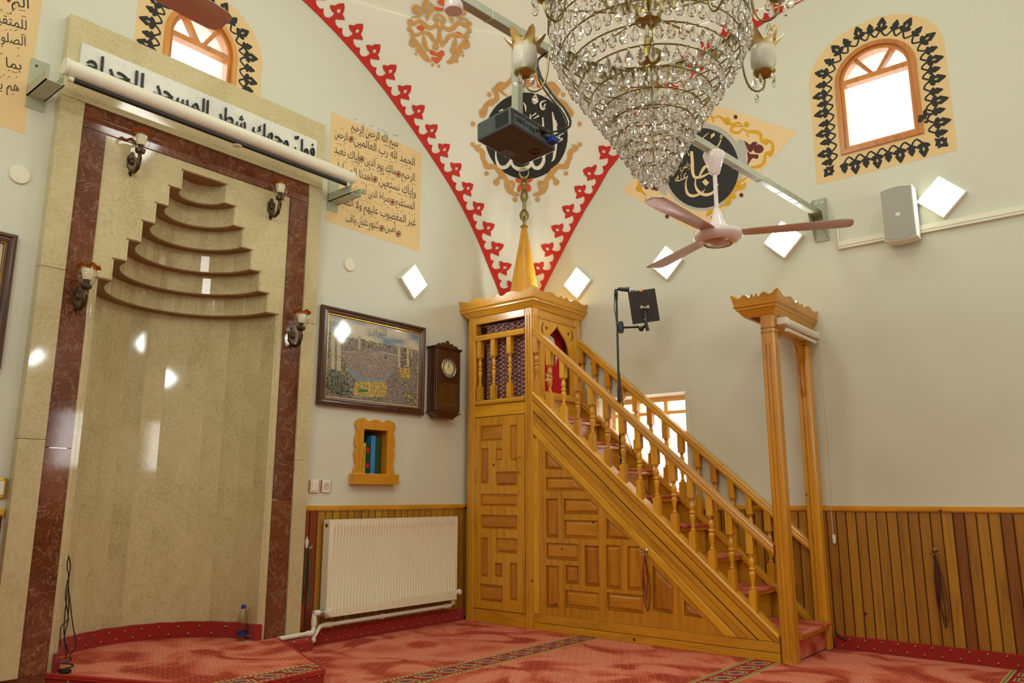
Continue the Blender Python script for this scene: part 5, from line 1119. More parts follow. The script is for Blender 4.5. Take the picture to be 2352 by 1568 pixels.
MB().lathe([(0, 0), (.03, 0), (.025, .006), (0, .006)], (-3.13, sy_-.01, zc_-.086), 16, (0, 0, -1)).build('pull_tab', 'white', ps)
for xx in (xa_-.07, xb_+.015):
    w_ = .095
    bxs = MB().box(xx-.03, xx+w_-.03, -.006, 0, 3.14, 3.44).box(xx-.03, xx+w_-.03, sy_-.03, -.003, 3.205, 3.21).box(xx-.03, xx-.024, sy_-.03, 0, 3.205, 3.27).box(xx+w_-.036, xx+w_-.03, sy_-.03, 0, 3.205, 3.27); bxs.build('steel_bracket', 'steel', ps)
    for zz in (3.40, 3.24): MB().lathe([(0, 0), (.007, 0), (.007, .004), (0, .004)], (xx, -.006, zz), 8, (0, -1, 0)).build('bolt', 'black', ps)
# ================================================================== MICROPHONE STAND ON THE STAIR
ms = thing('microphone_stand', 'slim black microphone stand tied to the stair rail of the pulpit', 'microphone stand', (-.612, -1.56, 1.05))
bx_, by_ = -.612, -1.555
g3 = lambda x, y, off=0: pv(x/10.456+1380, y/10.456+640, bx_, by_, off)
top_ = g3(487, 480)
m = MB(); m.lathe([(0, 1.10), (.0085, 1.10), (.0085, top_.z), (0, top_.z)], (bx_, by_, 0), 10); m.build('pole', 'metal_dark', ms, smooth=True)
zz = pv(1427, 905, bx_, by_).z; m = MB(); m.lathe([(.0, zz-.08), (.012, zz-.08), (.014, zz-.06), (.014, zz+.04), (.010, zz+.06), (0, zz+.06)], (bx_, by_, 0), 12); m.build('height_clutch', 'black', ms, smooth=True)
m = MB(); m.lathe([(0, top_.z-.01), (.012, top_.z-.01), (.012, top_.z+.03), (.016, top_.z+.035), (.013, top_.z+.07), (0, top_.z+.07)], (bx_, by_, 0), 12); m.build('microphone_clip', 'black', ms, smooth=True)
m = MB(); m.tube([g3(420, 1140), g3(540, 1170), g3(720, 1165), g3(900, 1155)], [.010, .009, .008, .010], 10); m.build('clamp_arm', 'black', ms, smooth=True)
m = MB(); c2 = g3(485, 1165); m.lathe([(0, -.045), (.018, -.045), (.022, -.02), (.022, .02), (.016, .045), (0, .045)], c2, 10); m.build('clamp', 'metal_dark', ms, smooth=True)
MB().sphere(g3(970, 1200, .02), .021, 12).build('clamp_knob', 'black', ms, smooth=True)
m = MB(); m.tube([g3(1130, 1250, .045), g3(1075, 1020, .05), g3(1060, 780, .05)], [.014, .012, .007], 8); m.tube([g3(900, 1155), g3(975, 1195, .02), g3(1090, 1120, .045)], [.010, .013, .012], 8); m.build('tilt_arm', 'black', ms, smooth=True)
mc = thing('microphone', 'grey microphone lying in the clip on top of the slim stand', 'microphone', g3(487, 250))
m = MB(); a_, b_ = g3(395, 245), g3(640, 262); d = (b_-a_); m.lathe([(0, 0), (.009, 0), (.013, .01), (.015, .03), (.018, d.length), (.022, d.length+.006), (.022, d.length+.014), (0, d.length+.016)], a_, 14, d); m.build('microphone_body', 'metal_dark', mc, smooth=True)
m = MB(); m.lathe([(.018, 0), (.025, .006), (.029, .02), (.025, .037), (.0, .046)], g3(700, 266), 14, d); m.build('grille_head', 'steel_bright', mc, smooth=True)
m = MB(); m.tube([g3(x, y, .0) for x, y in crom([(400, 245), (345, 260), (328, 330), (325, 560), (320, 700), (355, 900), (385, 1250), (415, 1568)], 3)]+[pv(x, y, bx_, by_) for x, y in ((1422, 850), (1432, 940), (1438, 990), (1462, 1060), (1478, 1110), (1496, 1150))], .0032, 6)
tag(m.build('microphone_cable', 'black', None, smooth=True), 'thin black cable falling from the microphone down the pulpit stair', 'cable')
nb_ = thing('clip_board', 'dark board with an orange clip held by the microphone stand', 'board', g3(1030, 650))
m = MB(); Q = [g3(650, 322, .03), g3(1297, 228, .03), g3(1420, 1000, .03), g3(768, 1092, .03)]; n_ = (Q[1]-Q[0]).cross(Q[3]-Q[0]).normalized()*.006; m.ext(Q, n_); m.build('board', 'darkbrown', nb_)
m = MB(); Q = [g3(930, 284, .04), g3(1000, 274, .04), g3(1006, 312, .04), g3(936, 322, .04)]; m.ext(Q, n_); m.build('orange_clip', 'orange', nb_)
m = MB(); m.sphere(g3(980, 690, .05), .014, 8).sphere(g3(1130, 690, .05), .014, 8).tube([g3(960, 650, .05), g3(1060, 700, .05), g3(1150, 640, .05)], .006, 6).sphere(g3(1062, 985, .05), .010, 8); m.build('wing_nuts', 'steel', nb_, smooth=True)['kind'] = 'stuff'
for i, (px, py) in enumerate(((1421, 938), (1428, 988), (1428, 1051))):
    c3 = pv(px, py, -.64, -1.555); m = MB(); rr_ = .035 if i == 0 else .028
    m.tube([c3+V((rr_*math.cos(R(a_))*.8+.01, rr_*math.sin(R(a_))*.9, .01*math.sin(R(a_*1.)))) for a_ in range(0, 360, 30)], .0016, 5, closed=True); m.build('cable_tie', 'white', ms, smooth=True)

tag(MB().tube([pB(1921, 1452, .03), pB(1930, 1462, .03), pB(1944, 1470, .03)], .006, 8).build('loose_cable', 'black', None, smooth=True), 'short black cable end on the skirting right of the pulpit portal', 'cable')
# ================================================================== HANGING FROM THE BEAM
by = lambda x: -2.9365-(x+.139)*.0863      # near edge of the beam at height 3.03
bm = thing('steel_beam', 'grey square steel tie beam crossing under the dome above the fan', 'beam', (-3.2, by(-3.2), 3.03))
m = MB(); m.ext([(XB-.012, by(XB), 3.03), (XB-.012, by(XB)+.046, 3.03), (XB-.012, by(XB)+.046, 3.072), (XB-.012, by(XB), 3.072)], (XL-XB+.02, by(XL)-by(XB), 0)); m.build('beam_tube', 'steel', bm, bevel=.003)
for x in (XB-.006,):
    y = by(x)+.02
    MB().box(x-.006, x+.004, y-.05, y+.05, 2.845, 3.175).build('end_plate', 'steel', bm, bevel=.001)
    for s_ in (-1, 1): MB().ext([(x-.006, y+s_*.047, 2.845), (x-.045, y+s_*.047, 2.88), (x-.13, y+s_*.047, 3.03), (x-.13, y+s_*.047, 3.07), (x-.035, y+s_*.047, 3.15), (x-.006, y+s_*.047, 3.175)], (0, s_*.003, 0)).build('gusset', 'steel', bm)
    for zz in (2.88, 3.14):
        for dy in (-.022, .022): MB().lathe([(0, 0), (.008, 0), (.007, .006), (0, .006)], (x-.006, y+dy, zz), 8, (-1, 0, 0)).build('bolt', 'steel_bright', bm)
for x in (-.35, -.45, -.62, -.9, -1.2, -1.75, -3.35):
    y = by(x); m = MB(); m.tube([(x, y-.0015, 3.0285), (x, y-.0015, 3.0735), (x, y+.0475, 3.0735), (x, y+.0475, 3.0285)], .0018, 5, closed=True); m.build('cable_tie', 'white', bm)
m = MB(); m.tube([(x, by(x)+.014+.004*math.sin(x*9), 3.076) for x in [-.05-.25*i for i in range(14)]], .005, 6); m.build('beam_cable', 'cream_plastic', bm, smooth=True)
p_ = (-3.55, by(-3.55)+.022)
dt = thing('round_beam_fitting', 'small white cylinder fixed under the beam at the top edge', 'fitting', (p_[0], p_[1], 2.975))
MB().lathe([(0, .0), (.036, .0), (.039, .004), (.039, .03), (.030, .034), (.030, .055), (0, .055)], (p_[0], p_[1], 2.975), 28).build('fitting_body', 'fanwhite', dt, smooth=True)
# projector
pj = thing('projector', 'dark grey projector hanging upside down from the beam on a pole', 'projector', (-3.17, by(-3.17)+.02, 3.03))
c_ = V((-3.168, -2.645, 2.548)); RX = Matrix.Rotation(R(-4), 3, 'X') @ Matrix.Rotation(R(3), 3, 'Y') @ Matrix.Rotation(R(-2), 3, 'Z')
def pj_box(name, mat, x0, x1, y0, y1, z0, z1, par, bevel=0):
    o = MB().obox(c_+RX @ V(((x0+x1)/2, (y0+y1)/2, (z0+z1)/2)), RX @ V(((x1-x0)/2, 0, 0)), RX @ V((0, (y1-y0)/2, 0)), RX @ V((0, 0, (z1-z0)/2))).build(name, mat, par, bevel=bevel); return o
bd = pj_box('projector_body', 'projector', -.15, .15, -.10, .10, -.045, .045, pj, .010)
pj_box('port_panel', 'projector_port', -.125, .135, -.1012, -.099, -.034, .018, pj, .001)
rr = random.Random(5)
for i in range(11):
    x = -.11+.021*i; w_ = .005+.004*rr.random(); pj_box('port', 'black' if i != 7 else 'orange', x-w_, x+w_, -.1025, -.1005, -.020+.012*rr.random(), -.002+.010*rr.random(), bd)
for i in range(20):
    z = -.032+.0032*i; pj_box('vent_slot', 'black', -.1508, -.149, -.085+.0, -.012, z, z+.0014, bd)
for i in range(16):
    x = -.13+.016*i; pj_box('vent_slot', 'black', x, x+.010, -.1008, -.099, .024, .034, bd)
m = MB(); m.lathe([(.0, 0), (.034, 0), (.034, .012), (.028, .02), (.026, .012), (0, .010)], c_+RX @ V((.06, .10, 0)), 24, RX @ V((0, 1, 0))); m.build('lens', 'black', pj, smooth=True)
pj_box('bottom_hatch', 'projector_port', -.02, .055, .045, .085, -.048, -.044, pj, .002); 
m = MB(); m.lathe([(.018, 0), (.022, 0), (.022, .002), (.018, .002)], c_+RX @ V((.09, -.03, -.0455)), 20, RX @ V((0, 0, -1)), caps=False); m.build('foot_ring', 'bronze', pj)
MB().box(-3.192, -3.156, by(-3.17)+.004, by(-3.17)+.040, 2.588, 3.032).build('ceiling_pole', 'steel', pj, bevel=.002)
MB().box(-3.23, -3.11, -2.71, -2.58, 2.588, 2.594).build('mount_plate', 'steel', pj)
cpt = [(1236, 137), (1238, 165), (1250, 190), (1275, 225), (1300, 255), (1309, 290), (1300, 318)]
cc_ = lambda px, py, z0: pv(px, py, -3.08, -2.68)
for k, (off, nm) in enumerate(((0, 0), (8, 1))):
    P = [pv(a_-off*(.3 if i < 2 else 1), b_+off*.4, -2.98-.02*i, -2.68) for i, (a_, b_) in enumerate(cpt[:6])]
    P = [V((-2.97, by(-2.97)+.0, 3.045))]+P+[c_+RX @ V((.10-.05*k, -.108, -.005))]
    m = MB(); m.tube(crom([tuple(p) for p in P], 3), .0055 if k == 0 else .0045, 8); m.build('projector_cable', 'metal_dark', pj, smooth=True)
pj_box('blue_plug', 'blue_plug', .085, .125, -.135, -.102, -.03, -.006, pj, .003); pj_box('black_plug', 'black', .03, .06, -.125, -.102, -.004, .018, pj, .003)
m = MB(); m.obox(c_+RX @ V((-.06, -.05, -.0455)), RX @ V((.022, 0, 0)), RX @ V((0, .004, 0)), RX @ V((0, 0, .0004))); m.build('underside_label', 'projector_port', bd)
# ceiling fans
def fan(label, x, y, z, angs, L=.745):
    t_ = thing('ceiling_fan', label, 'ceiling fan', (x, y, 3.03), 'white ceiling fans on the beam')
    MB().lathe([(0, 3.035), (.062, 3.035), (.066, 3.02), (.055, 2.985), (.030, 2.905), (.018, 2.895), (0, 2.895)], (x, y, 0), 28).build('canopy', 'fanwhite', t_, smooth=True)
    MB().lathe([(.0, z+.16), (.0125, z+.16), (.0125, 2.90), (0, 2.90)], (x, y, 0), 14).build('down_rod', 'fanwhite', t_, smooth=True)
    MB().lathe([(0, z+.05), (.062, z+.05), (.035, z+.11), (.018, z+.175), (0, z+.175)], (x, y, 0), 24).build('rod_cover', 'fanwhite', t_, smooth=True)
    MB().lathe([(0, z-.040), (.075, z-.038), (.115, z-.028), (.140, z-.004), (.143, z+.008), (.135, z+.028), (.095, z+.045), (.05, z+.056), (0, z+.056)], (x, y, 0), 40).build('motor_housing', 'fanwhite', t_, smooth=True)
    m = MB(); m.lathe([(.082, z-.041), (.088, z-.043), (.090, z-.038), (.080, z-.034)], (x, y, 0), 40, caps=False); m.build('gilt_ring', 'gold_trim', t_, smooth=True)
    MB().lathe([(0, z-.054), (.05, z-.050), (.072, z-.042), (.074, z-.036), (0, z-.036)], (x, y, 0), 32).build('bottom_cap', 'fanblade', t_, smooth=True)
    for a_ in angs:
        a_ = R(a_); d = V((math.cos(a_), math.sin(a_), 0)); s_ = V((-d.y, d.x, 0)); up = V((0, 0, 1)); rings = []
        for r_, w0, w1 in ((.12, .045, .045), (.18, .052, .052), (.35, .058, .058), (.55, .064, .064), (.66, .066, .067), (.71, .060, .066), (.735, .045, .058), (L, .010, .030)):
            c2 = V((x, y, z+.018))+d*r_; rr2 = []
            for f, top in [(q, 1) for q in (-1, -.5, 0, .5, 1)]+[(q, 0) for q in (1, .5, 0, -.5, -1)]:
                wv = (w0 if f < 0 else w1)*f; rr2.append(c2+s_*wv+up*(-wv*.05+.006*(1-f*f)+(.0012 if top else -.0012)))
            rings.append(rr2)
        MB().loft(rings).build('fan_blade', 'fanblade', t_, smooth=True)
        m = MB(); m.obox(V((x, y, z+.030))+d*.13, d*.05, s_*.02, up*.003); m.build('blade_arm', 'fanwhite', t_, bevel=.002)
    return t_
fx_ = -1.475; fa = fan('white three blade ceiling fan hanging from the beam near the right wall', fx_, by(fx_)+.022, 2.505, (178, 60, -66))
fan('ceiling fan of which only one blade tip shows at the top left', -5.18, by(-5.18)+.03, 2.52, (2.5, 122, -118))
# ================================================================== CHANDELIER
HX, HY = -3.165, -3.31
ch = thing('crystal_chandelier', 'large tiered brass and cut crystal chandelier with tulip shades', 'chandelier', (HX, HY, 4.2))
rings_ = [(.385, 2.86), (.382, 2.765), (.350, 2.69), (.312, 2.625), (.270, 2.565), (.228, 2.505), (.188, 2.445), (.155, 2.395), (.128, 2.35), (.102, 2.305), (.078, 2.262), (.048, 2.222)]
MB().lathe([(0, 2.60), (.012, 2.60), (.016, 2.64), (.045, 2.66), (.05, 2.69), (.02, 2.71), (.016, 2.80), (.05, 2.83), (.055, 2.87), (.02, 2.90), (.014, 3.3), (.014, 4.2), (0, 4.2)], (HX, HY, 0), 20).build('central_column', 'brass', ch, smooth=True)
for r_, z in rings_:
    m = MB(); m.tube([(HX+r_*math.cos(2*math.pi*i/48), HY+r_*math.sin(2*math.pi*i/48), z) for i in range(48)], .0032 if r_ > .06 else .0024, 6, closed=True); m.build('ring', 'brass_dull', ch, smooth=True)
for k in (0, 1):   # pierced gallery bands
    m = MB(); n = 96; r_, z = (.392, 2.80) if k == 0 else (.20, 2.99); hh = .055
    outer_, zz_ = [], []
    for i in range(n):
        a0, a1 = 2*math.pi*i/n, 2*math.pi*(i+1)/n
        P0, P1 = (HX+r_*math.cos(a0), HY+r_*math.sin(a0)), (HX+r_*math.cos(a1), HY+r_*math.sin(a1))
        h1 = hh+.016*abs(math.sin(i*math.pi/4)); h2 = hh+.016*abs(math.sin((i+1)*math.pi/4))
        m.add([(P0[0], P0[1], z), (P1[0], P1[1], z), (P1[0], P1[1], z+.012), (P0[0], P0[1], z+.012)], [(0, 1, 2, 3)])
        m.add([(P0[0], P0[1], z+h1-.018), (P1[0], P1[1], z+h2-.018), (P1[0], P1[1], z+h2), (P0[0], P0[1], z+h1)], [(0, 1, 2, 3)])
        m.add([(P0[0], P0[1], z+.012), (P0[0]+(P1[0]-P0[0])*.45, P0[1]+(P1[1]-P0[1])*.45, z+.012), (P1[0], P1[1], z+h2-.018), (P1[0]-(P1[0]-P0[0])*.45, P1[1]-(P1[1]-P0[1])*.45, z+h2-.018)], [(0, 1, 2, 3)])
        m.add([(P1[0], P1[1], z+.012), (P0[0]+(P1[0]-P0[0])*.55, P0[1]+(P1[1]-P0[1])*.55, z+.012), (P0[0], P0[1], z+h1-.018), (P0[0]+(P1[0]-P0[0])*.45, P0[1]+(P1[1]-P0[1])*.45, z+h1-.018)], [(0, 1, 2, 3)])
    o = m.build('pierced_band', 'brass_dull', ch); so = o.modifiers.new('thickness', 'SOLIDIFY'); so.thickness = .003
for i in range(6):
    a_ = R(30+60*i); m = MB(); m.tube([(HX+.02*math.cos(a_), HY+.02*math.sin(a_), 2.86), (HX+.385*math.cos(a_), HY+.385*math.sin(a_), 2.79)], .005, 6); m.build('spoke', 'brass', ch)
    m = MB(); m.tube([(HX+r2*math.cos(a_), HY+r2*math.sin(a_), z2) for r2, z2 in rings_[1:]], .002, 5); m.build('tier_wire', 'brass_dull', ch)
cm = MB(); NP = 8
pr2 = [(.0, -.058), (.008, -.054), (.0135, -.043), (.0145, -.036), (.0115, -.024), (.005, -.010), (.0015, -.004), (0, -.003)]
cm.loft([[(max(r_, 2e-4)*math.cos(2*math.pi*i/NP+.39), max(r_, 2e-4)*.62*math.sin(2*math.pi*i/NP+.39), z) for i in range(NP)] for r_, z in pr2])
cme = cm.mesh('crystal', 'crystal')
em = MB(); em.loft([[(r_*math.cos(2*math.pi*i/6), r_*.5*math.sin(2*math.pi*i/6), z) for i in range(6)] for r_, z in ((.0004, -.017), (.0065, -.012), (.0075, -.009), (.0065, -.006), (.0004, -.001))]); eme = em.mesh('crystal', 'crystal')
spots = []
for k, (r_, z) in enumerate(rings_):
    n = max(5, round(2*math.pi*r_/(.042 if k < 6 else .036)))
    for i in range(n):
        a_ = 2*math.pi*(i+.37*k)/n; spots.append((HX+r_*math.cos(a_), HY+r_*math.sin(a_), z-.004, a_+math.pi/2, 1.0 if k else .95))
    if k < 2:
        n2 = n
        for i in range(n2):
            a_ = 2*math.pi*(i+.5+.37*k)/n2; r2 = (r_+rings_[k+1][0])/2; spots.append((HX+r2*math.cos(a_), HY+r2*math.sin(a_), (z+rings_[k+1][1])/2-.002, a_+math.pi/2, .72))
for i in range(3): spots.append((HX+.022*math.cos(i*2.1), HY+.022*math.sin(i*2.1), 2.216, i*2.1, 1.15))
ARMS = [13, -32, -71, -109, -148, 167, 98, 80]
rv = math.degrees(math.atan2(RT.y, RT.x))
arm_crys = []
tm = MB(); n = 36
for r_, h_, wv in ((.016, .0, 0), (.036, .006, 0), (.046, .022, 0), (.047, .05, 0), (.043, .075, 0)):
    tm_r = [(r_*math.cos(2*math.pi*i/n), r_*math.sin(2*math.pi*i/n), h_) for i in range(n)]
    tm.v += tm_r
tm.f += [(j*n+i, j*n+(i+1) % n, (j+1)*n+(i+1) % n, (j+1)*n+i) for j in range(4) for i in range(n)]
cup_shade = tm.mesh('shade', 'frost', smooth=True)
tm = MB(); rr_ = []
for j, (r_, h_, q) in enumerate(((.043, .075, 0), (.046, .092, .0), (.052, .100, .35), (.066, .106, 1.))):
    rr_.append([((r_+q*.016*math.cos(6*2*math.pi*i/n))*math.cos(2*math.pi*i/n), (r_+q*.016*math.cos(6*2*math.pi*i/n))*math.sin(2*math.pi*i/n), h_+q*.026*(math.cos(6*2*math.pi*i/n))) for i in range(n)])
tm.loft(rr_, caps=False); petal = tm.mesh('shade_petals', 'frost_tip', smooth=True)
for k, an in enumerate(ARMS):
    a_ = R(an+rv); ux, uy = math.cos(a_), math.sin(a_); f = lambda r_, z: (HX+ux*r_, HY+uy*r_, z+zb)
    zb = .085 if an in (-32, -148) else 0.0
    m = MB(); m.tube([f(r_, z) for r_, z in crom([(.385, 2.83), (.395, 2.76), (.405, 2.66), (.425, 2.605), (.455, 2.59), (.485, 2.605), (.495, 2.64), (.495, 2.655)], 3)], .0042, 8); arm = m.build('arm', 'brass_dull', ch, smooth=True)
    c2 = f(.495, 2.652)
    MB().lathe([(0, 0), (.010, 0), (.030, .008), (.042, .018), (.045, .026), (.040, .026), (0, .022)], c2, 26).build('drip_pan', 'brass', arm, smooth=True)
    o = piece('shade', cup_shade, arm, (c2[0], c2[1], c2[2]+.026)); o.scale = (1.08, 1.08, 1.45)
    o = piece('shade_petals', petal, arm, (c2[0], c2[1], c2[2]+.026+.034)); o.scale = (1.08, 1.08, 1.0)
    for j in range(5):
        b_ = a_+2*math.pi*j/5; arm_crys.append((c2[0]+.04*math.cos(b_), c2[1]+.04*math.sin(b_), c2[2]+.010, b_, .8))
    arm_crys.append((HX+ux*.455, HY+uy*.455, 2.585+zb, a_, .8))
spots += arm_crys
spots.sort(key=lambda s_: (V(s_[:3])-CAM).length)
def vis(s_): 
    px, py = proj(s_[:3]); return py > -30
sv = [s_ for s_ in spots if vis(s_)]
first, rest = sv[:298], sv[298:]+[s_ for s_ in spots if not vis(s_)]
for x, y, z, a_, k in first:
    o = piece('crystal', cme, ch, (x, y, z)); o.rotation_euler.z = a_; o.scale = (k*1.22, k*1.22, k*1.12)
m = MB()
for x, y, z, a_, k in rest:
    c_2, s_2 = math.cos(a_), math.sin(a_); m.add([(x+(p[0]*c_2-p[1]*s_2)*k, y+(p[0]*s_2+p[1]*c_2)*k, z+p[2]*k) for p in cm.v], cm.f)
o = m.build('crystals', 'crystal', ch); o['kind'] = 'stuff'
m = MB()     # strings of small octagon beads from the top crown to the band and round every tier
for i in range(30):
    a_ = 2*math.pi*i/30
    for j in range(9):
        t_ = j/9; r_ = .20+(.385-.20)*t_; z = 3.0-.14*t_-.05*math.sin(math.pi*t_); c_2, s_2 = math.cos(a_), math.sin(a_)
        m.add([(HX+r_*c_2+p[0]*(-s_2)+p[1]*c_2, HY+r_*s_2+p[0]*c_2+p[1]*s_2, z+p[2]) for p in em.v], em.f)
for k, (r_, z) in enumerate(rings_[1:9]):
    n = round(2*math.pi*r_/.042)
    for i in range(n):
        a_ = 2*math.pi*(i+.5)/n; c_2, s_2 = math.cos(a_), math.sin(a_)
        for dz in (.004,): m.add([(HX+(r_+.004)*c_2+p[0]*(-s_2)+p[1]*c_2, HY+(r_+.004)*s_2+p[0]*c_2+p[1]*s_2, z+dz+p[2]) for p in em.v], em.f)
o = m.build('bead_strings', 'crystal', ch); o['kind'] = 'stuff'
# ================================================================== PAINTED DECORATION
def fnpx(base, scale, surf, lift0=.0):
    """strokes traced in the pixels of a crop of the photograph, laid on a real surface; w is the height of the paint film"""
    bx2, by2 = base
    return lambda x, y, w_: surf(x/scale+bx2, y/scale+by2, w_)
SA = lambda px, py, w_: pA(px, py, w_)
SB_ = lambda px, py, w_: pB(px, py, w_)
SP = lambda px, py, w_: pend(px, py, w_)
def painted(name, label, cat='wall painting', loc=(0, 0, 0)): return thing(name, label, cat, loc, 'painted wall decoration')
# Quran text panel on the front wall ---------------------------------------------
tp = painted('painted_inscription', 'tan painted panel with seven lines of black Arabic script beside the niche', loc=pA(860, 560))
f = fnpx((700, 220), 3.92, SA)
q = [pA(757, 258), pA(966, 347), pA(965, 575), pA(753, 513)]; xl, xr = (q[0].x+q[3].x)/2, (q[1].x+q[2].x)/2; zl, zh = (q[2].z+q[3].z)/2, (q[0].z+q[1].z)/2
MB().sheet(rect(xl, xr, zl, zh), [], fnF, 0, .0012).build('painted_ground', 'paint_tan', tp)
def line(par, txt, xa, ya, xb, yb, em, fn, mat='paint_black', marks=1, lo=.0013, hi=.0022, seed=1):
    m = MB(); write(m, txt, lambda u, v, w_: fn(xa+(xb-xa)*u, ya+(yb-ya)*u-v*em, w_), lo, hi, marks, seed=seed); m.build('painted_script', mat, par)
def seg(xr0, xl0, xr1, xl1, yr, yl):   # line through (xr0,yr)-(xl0,yl), cut to [xl1,xr1]
    g_ = lambda x: yl+(yr-yl)*(x-xl0)/(xr0-xl0); return xl1, g_(xl1), xr1, g_(xr1)
LN = [((840, 420, 462, 302), [('بسم الله الرحمن الرحيم', 840, 420)]),
      ((990, 270, 632, 362), [('الحمد لله رب العالمين', 990, 445), ('الرحمن', 385, 270)]),
      ((990, 265, 772, 508), [('الرحيم', 990, 872), ('مالك يوم الدين', 818, 540), ('إياك نعبد', 494, 265)]),
      ((1000, 290, 908, 664), [('وإياك نستعين', 1000, 668), ('اهدنا الصراط', 604, 290)]),
      ((990, 370, 1028, 835), [('المستقيم', 990, 818), ('صراط الذين أنعمت علي', 764, 370)]),
      ((1000, 260, 1172, 948), [('غير المغضوب عليهم ولا الضالين', 1000, 260)]),
      ((860, 370, 1242, 1128), [('آمين'.replace('آ', 'أ'), 816, 722), ('كتبهم عثمان وثاقب', 664, 370)])]
for i, ((a0, a1, yr, yl), segs) in enumerate(LN):
    for j, (tx, xr_, xl_) in enumerate(segs): line(tp, tx, *seg(a0, a1, xr_, xl_, yr, yl), 102, f, marks=1.25, seed=i*5+j)
for x, y in ((418, 390), (512, 570), (843, 705), (633, 753), (790, 957), (693, 1193), (843, 1243)):
    m = MB(); o1_ = [(x+24*math.cos(2*math.pi*i/16)*(1+.06*(i % 2)), y+29*math.sin(2*math.pi*i/16)*(1+.06*(i % 2))) for i in range(16)]; i1_ = [(x+20*math.cos(2*math.pi*i/16), y+24*math.sin(2*math.pi*i/16)) for i in range(16)]
    m.sheet(o1_, [i1_], f, .0013, .0022); m.build('verse_ring', 'paint_black', tp)
    m = MB(); blob(m, x, y, 14, 17, f, .0013, .0022); m.build('verse_dot', 'paint_dotred', tp)
# text panel cut off at the left -----------------------------------------------------
t2 = painted('painted_inscription', 'tan painted panel with black Arabic script cut off by the left border', loc=pA(30, 200))
MB().sheet(rect(-5.15, -4.262, 2.98, 4.05), [], fnF, 0, .0012).build('painted_ground', 'paint_tan', t2)
f4 = fnpx((0, 0), 4.9, SA)
for i, (tx, xa, ya, xb, yb) in enumerate((('الم', 130, 60, 325, 98), ('للمتقين', -130, 215, 300, 340), ('الصلوة', -40, 450, 288, 520), ('بما أنز', -150, 700, 240, 790), ('هم يو', -60, 990, 212, 1030))): line(t2, tx, xa, ya, xb, yb, 155, f4, marks=1.2, seed=40+i)
m = MB(); blob(m, 100, 5, 22, 20, f4, .0013, .0022); m.build('verse_dot', 'paint_dotred', t2)
# vine borders round the upper windows -----------------------------------------------
LEAF = crom([(0, -.004), (.012, .001), (.021, .010), (.022, .021), (.013, .028), (.017, .038), (.012, .052), (.0, .076), (-.012, .052), (-.017, .038), (-.013, .028), (-.022, .021), (-.021, .010), (-.012, .001)], 3, True)
def vine(m, path, fn, start=0):
    """path: list of (point, outward normal) at equal steps"""
    for i, (p, n_) in enumerate(path):
        t_ = (n_[1], -n_[0]); L = lambda a_, b_: (p[0]+t_[0]*a_+n_[0]*b_, p[1]+t_[1]*a_+n_[1]*b_)
        ho = [[L(a_, b_) for a_, b_ in ((0, .030), (.008, .046), (0, .066), (-.008, .046))]] if (i+start) % 2 else []
        k = 1.5 if (i+start) % 2 else 1.12
        m.sheet([L(a_*k*1.28, b_*k*.92+.004) for a_, b_ in LEAF], ho, fn, .0013, .0030+.0004*(i % 2))
        if i+1 < len(path):
            p2, n2 = path[i+1]; mid = ((p[0]+p2[0])/2-(n_[0]+n2[0])/2*.034, (p[1]+p2[1])/2-(n_[1]+n2[1])/2*.034)
            a_ = L(.004, .010); b_ = (p2[0]+n2[0]*.006, p2[1]+n2[1]*.006)
            stroke(m, [a_, ((a_[0]+mid[0]*2)/3-n_[0]*.004, (a_[1]+mid[1]*2)/3-n_[1]*.004), mid, ((b_[0]+mid[0])/2-n2[0]*.010, (b_[1]+mid[1])/2-n2[1]*.010), b_], [.013, .0125, .0125, .0125, .014], fn, .0013, .0018+.0005*(i % 2), 4)
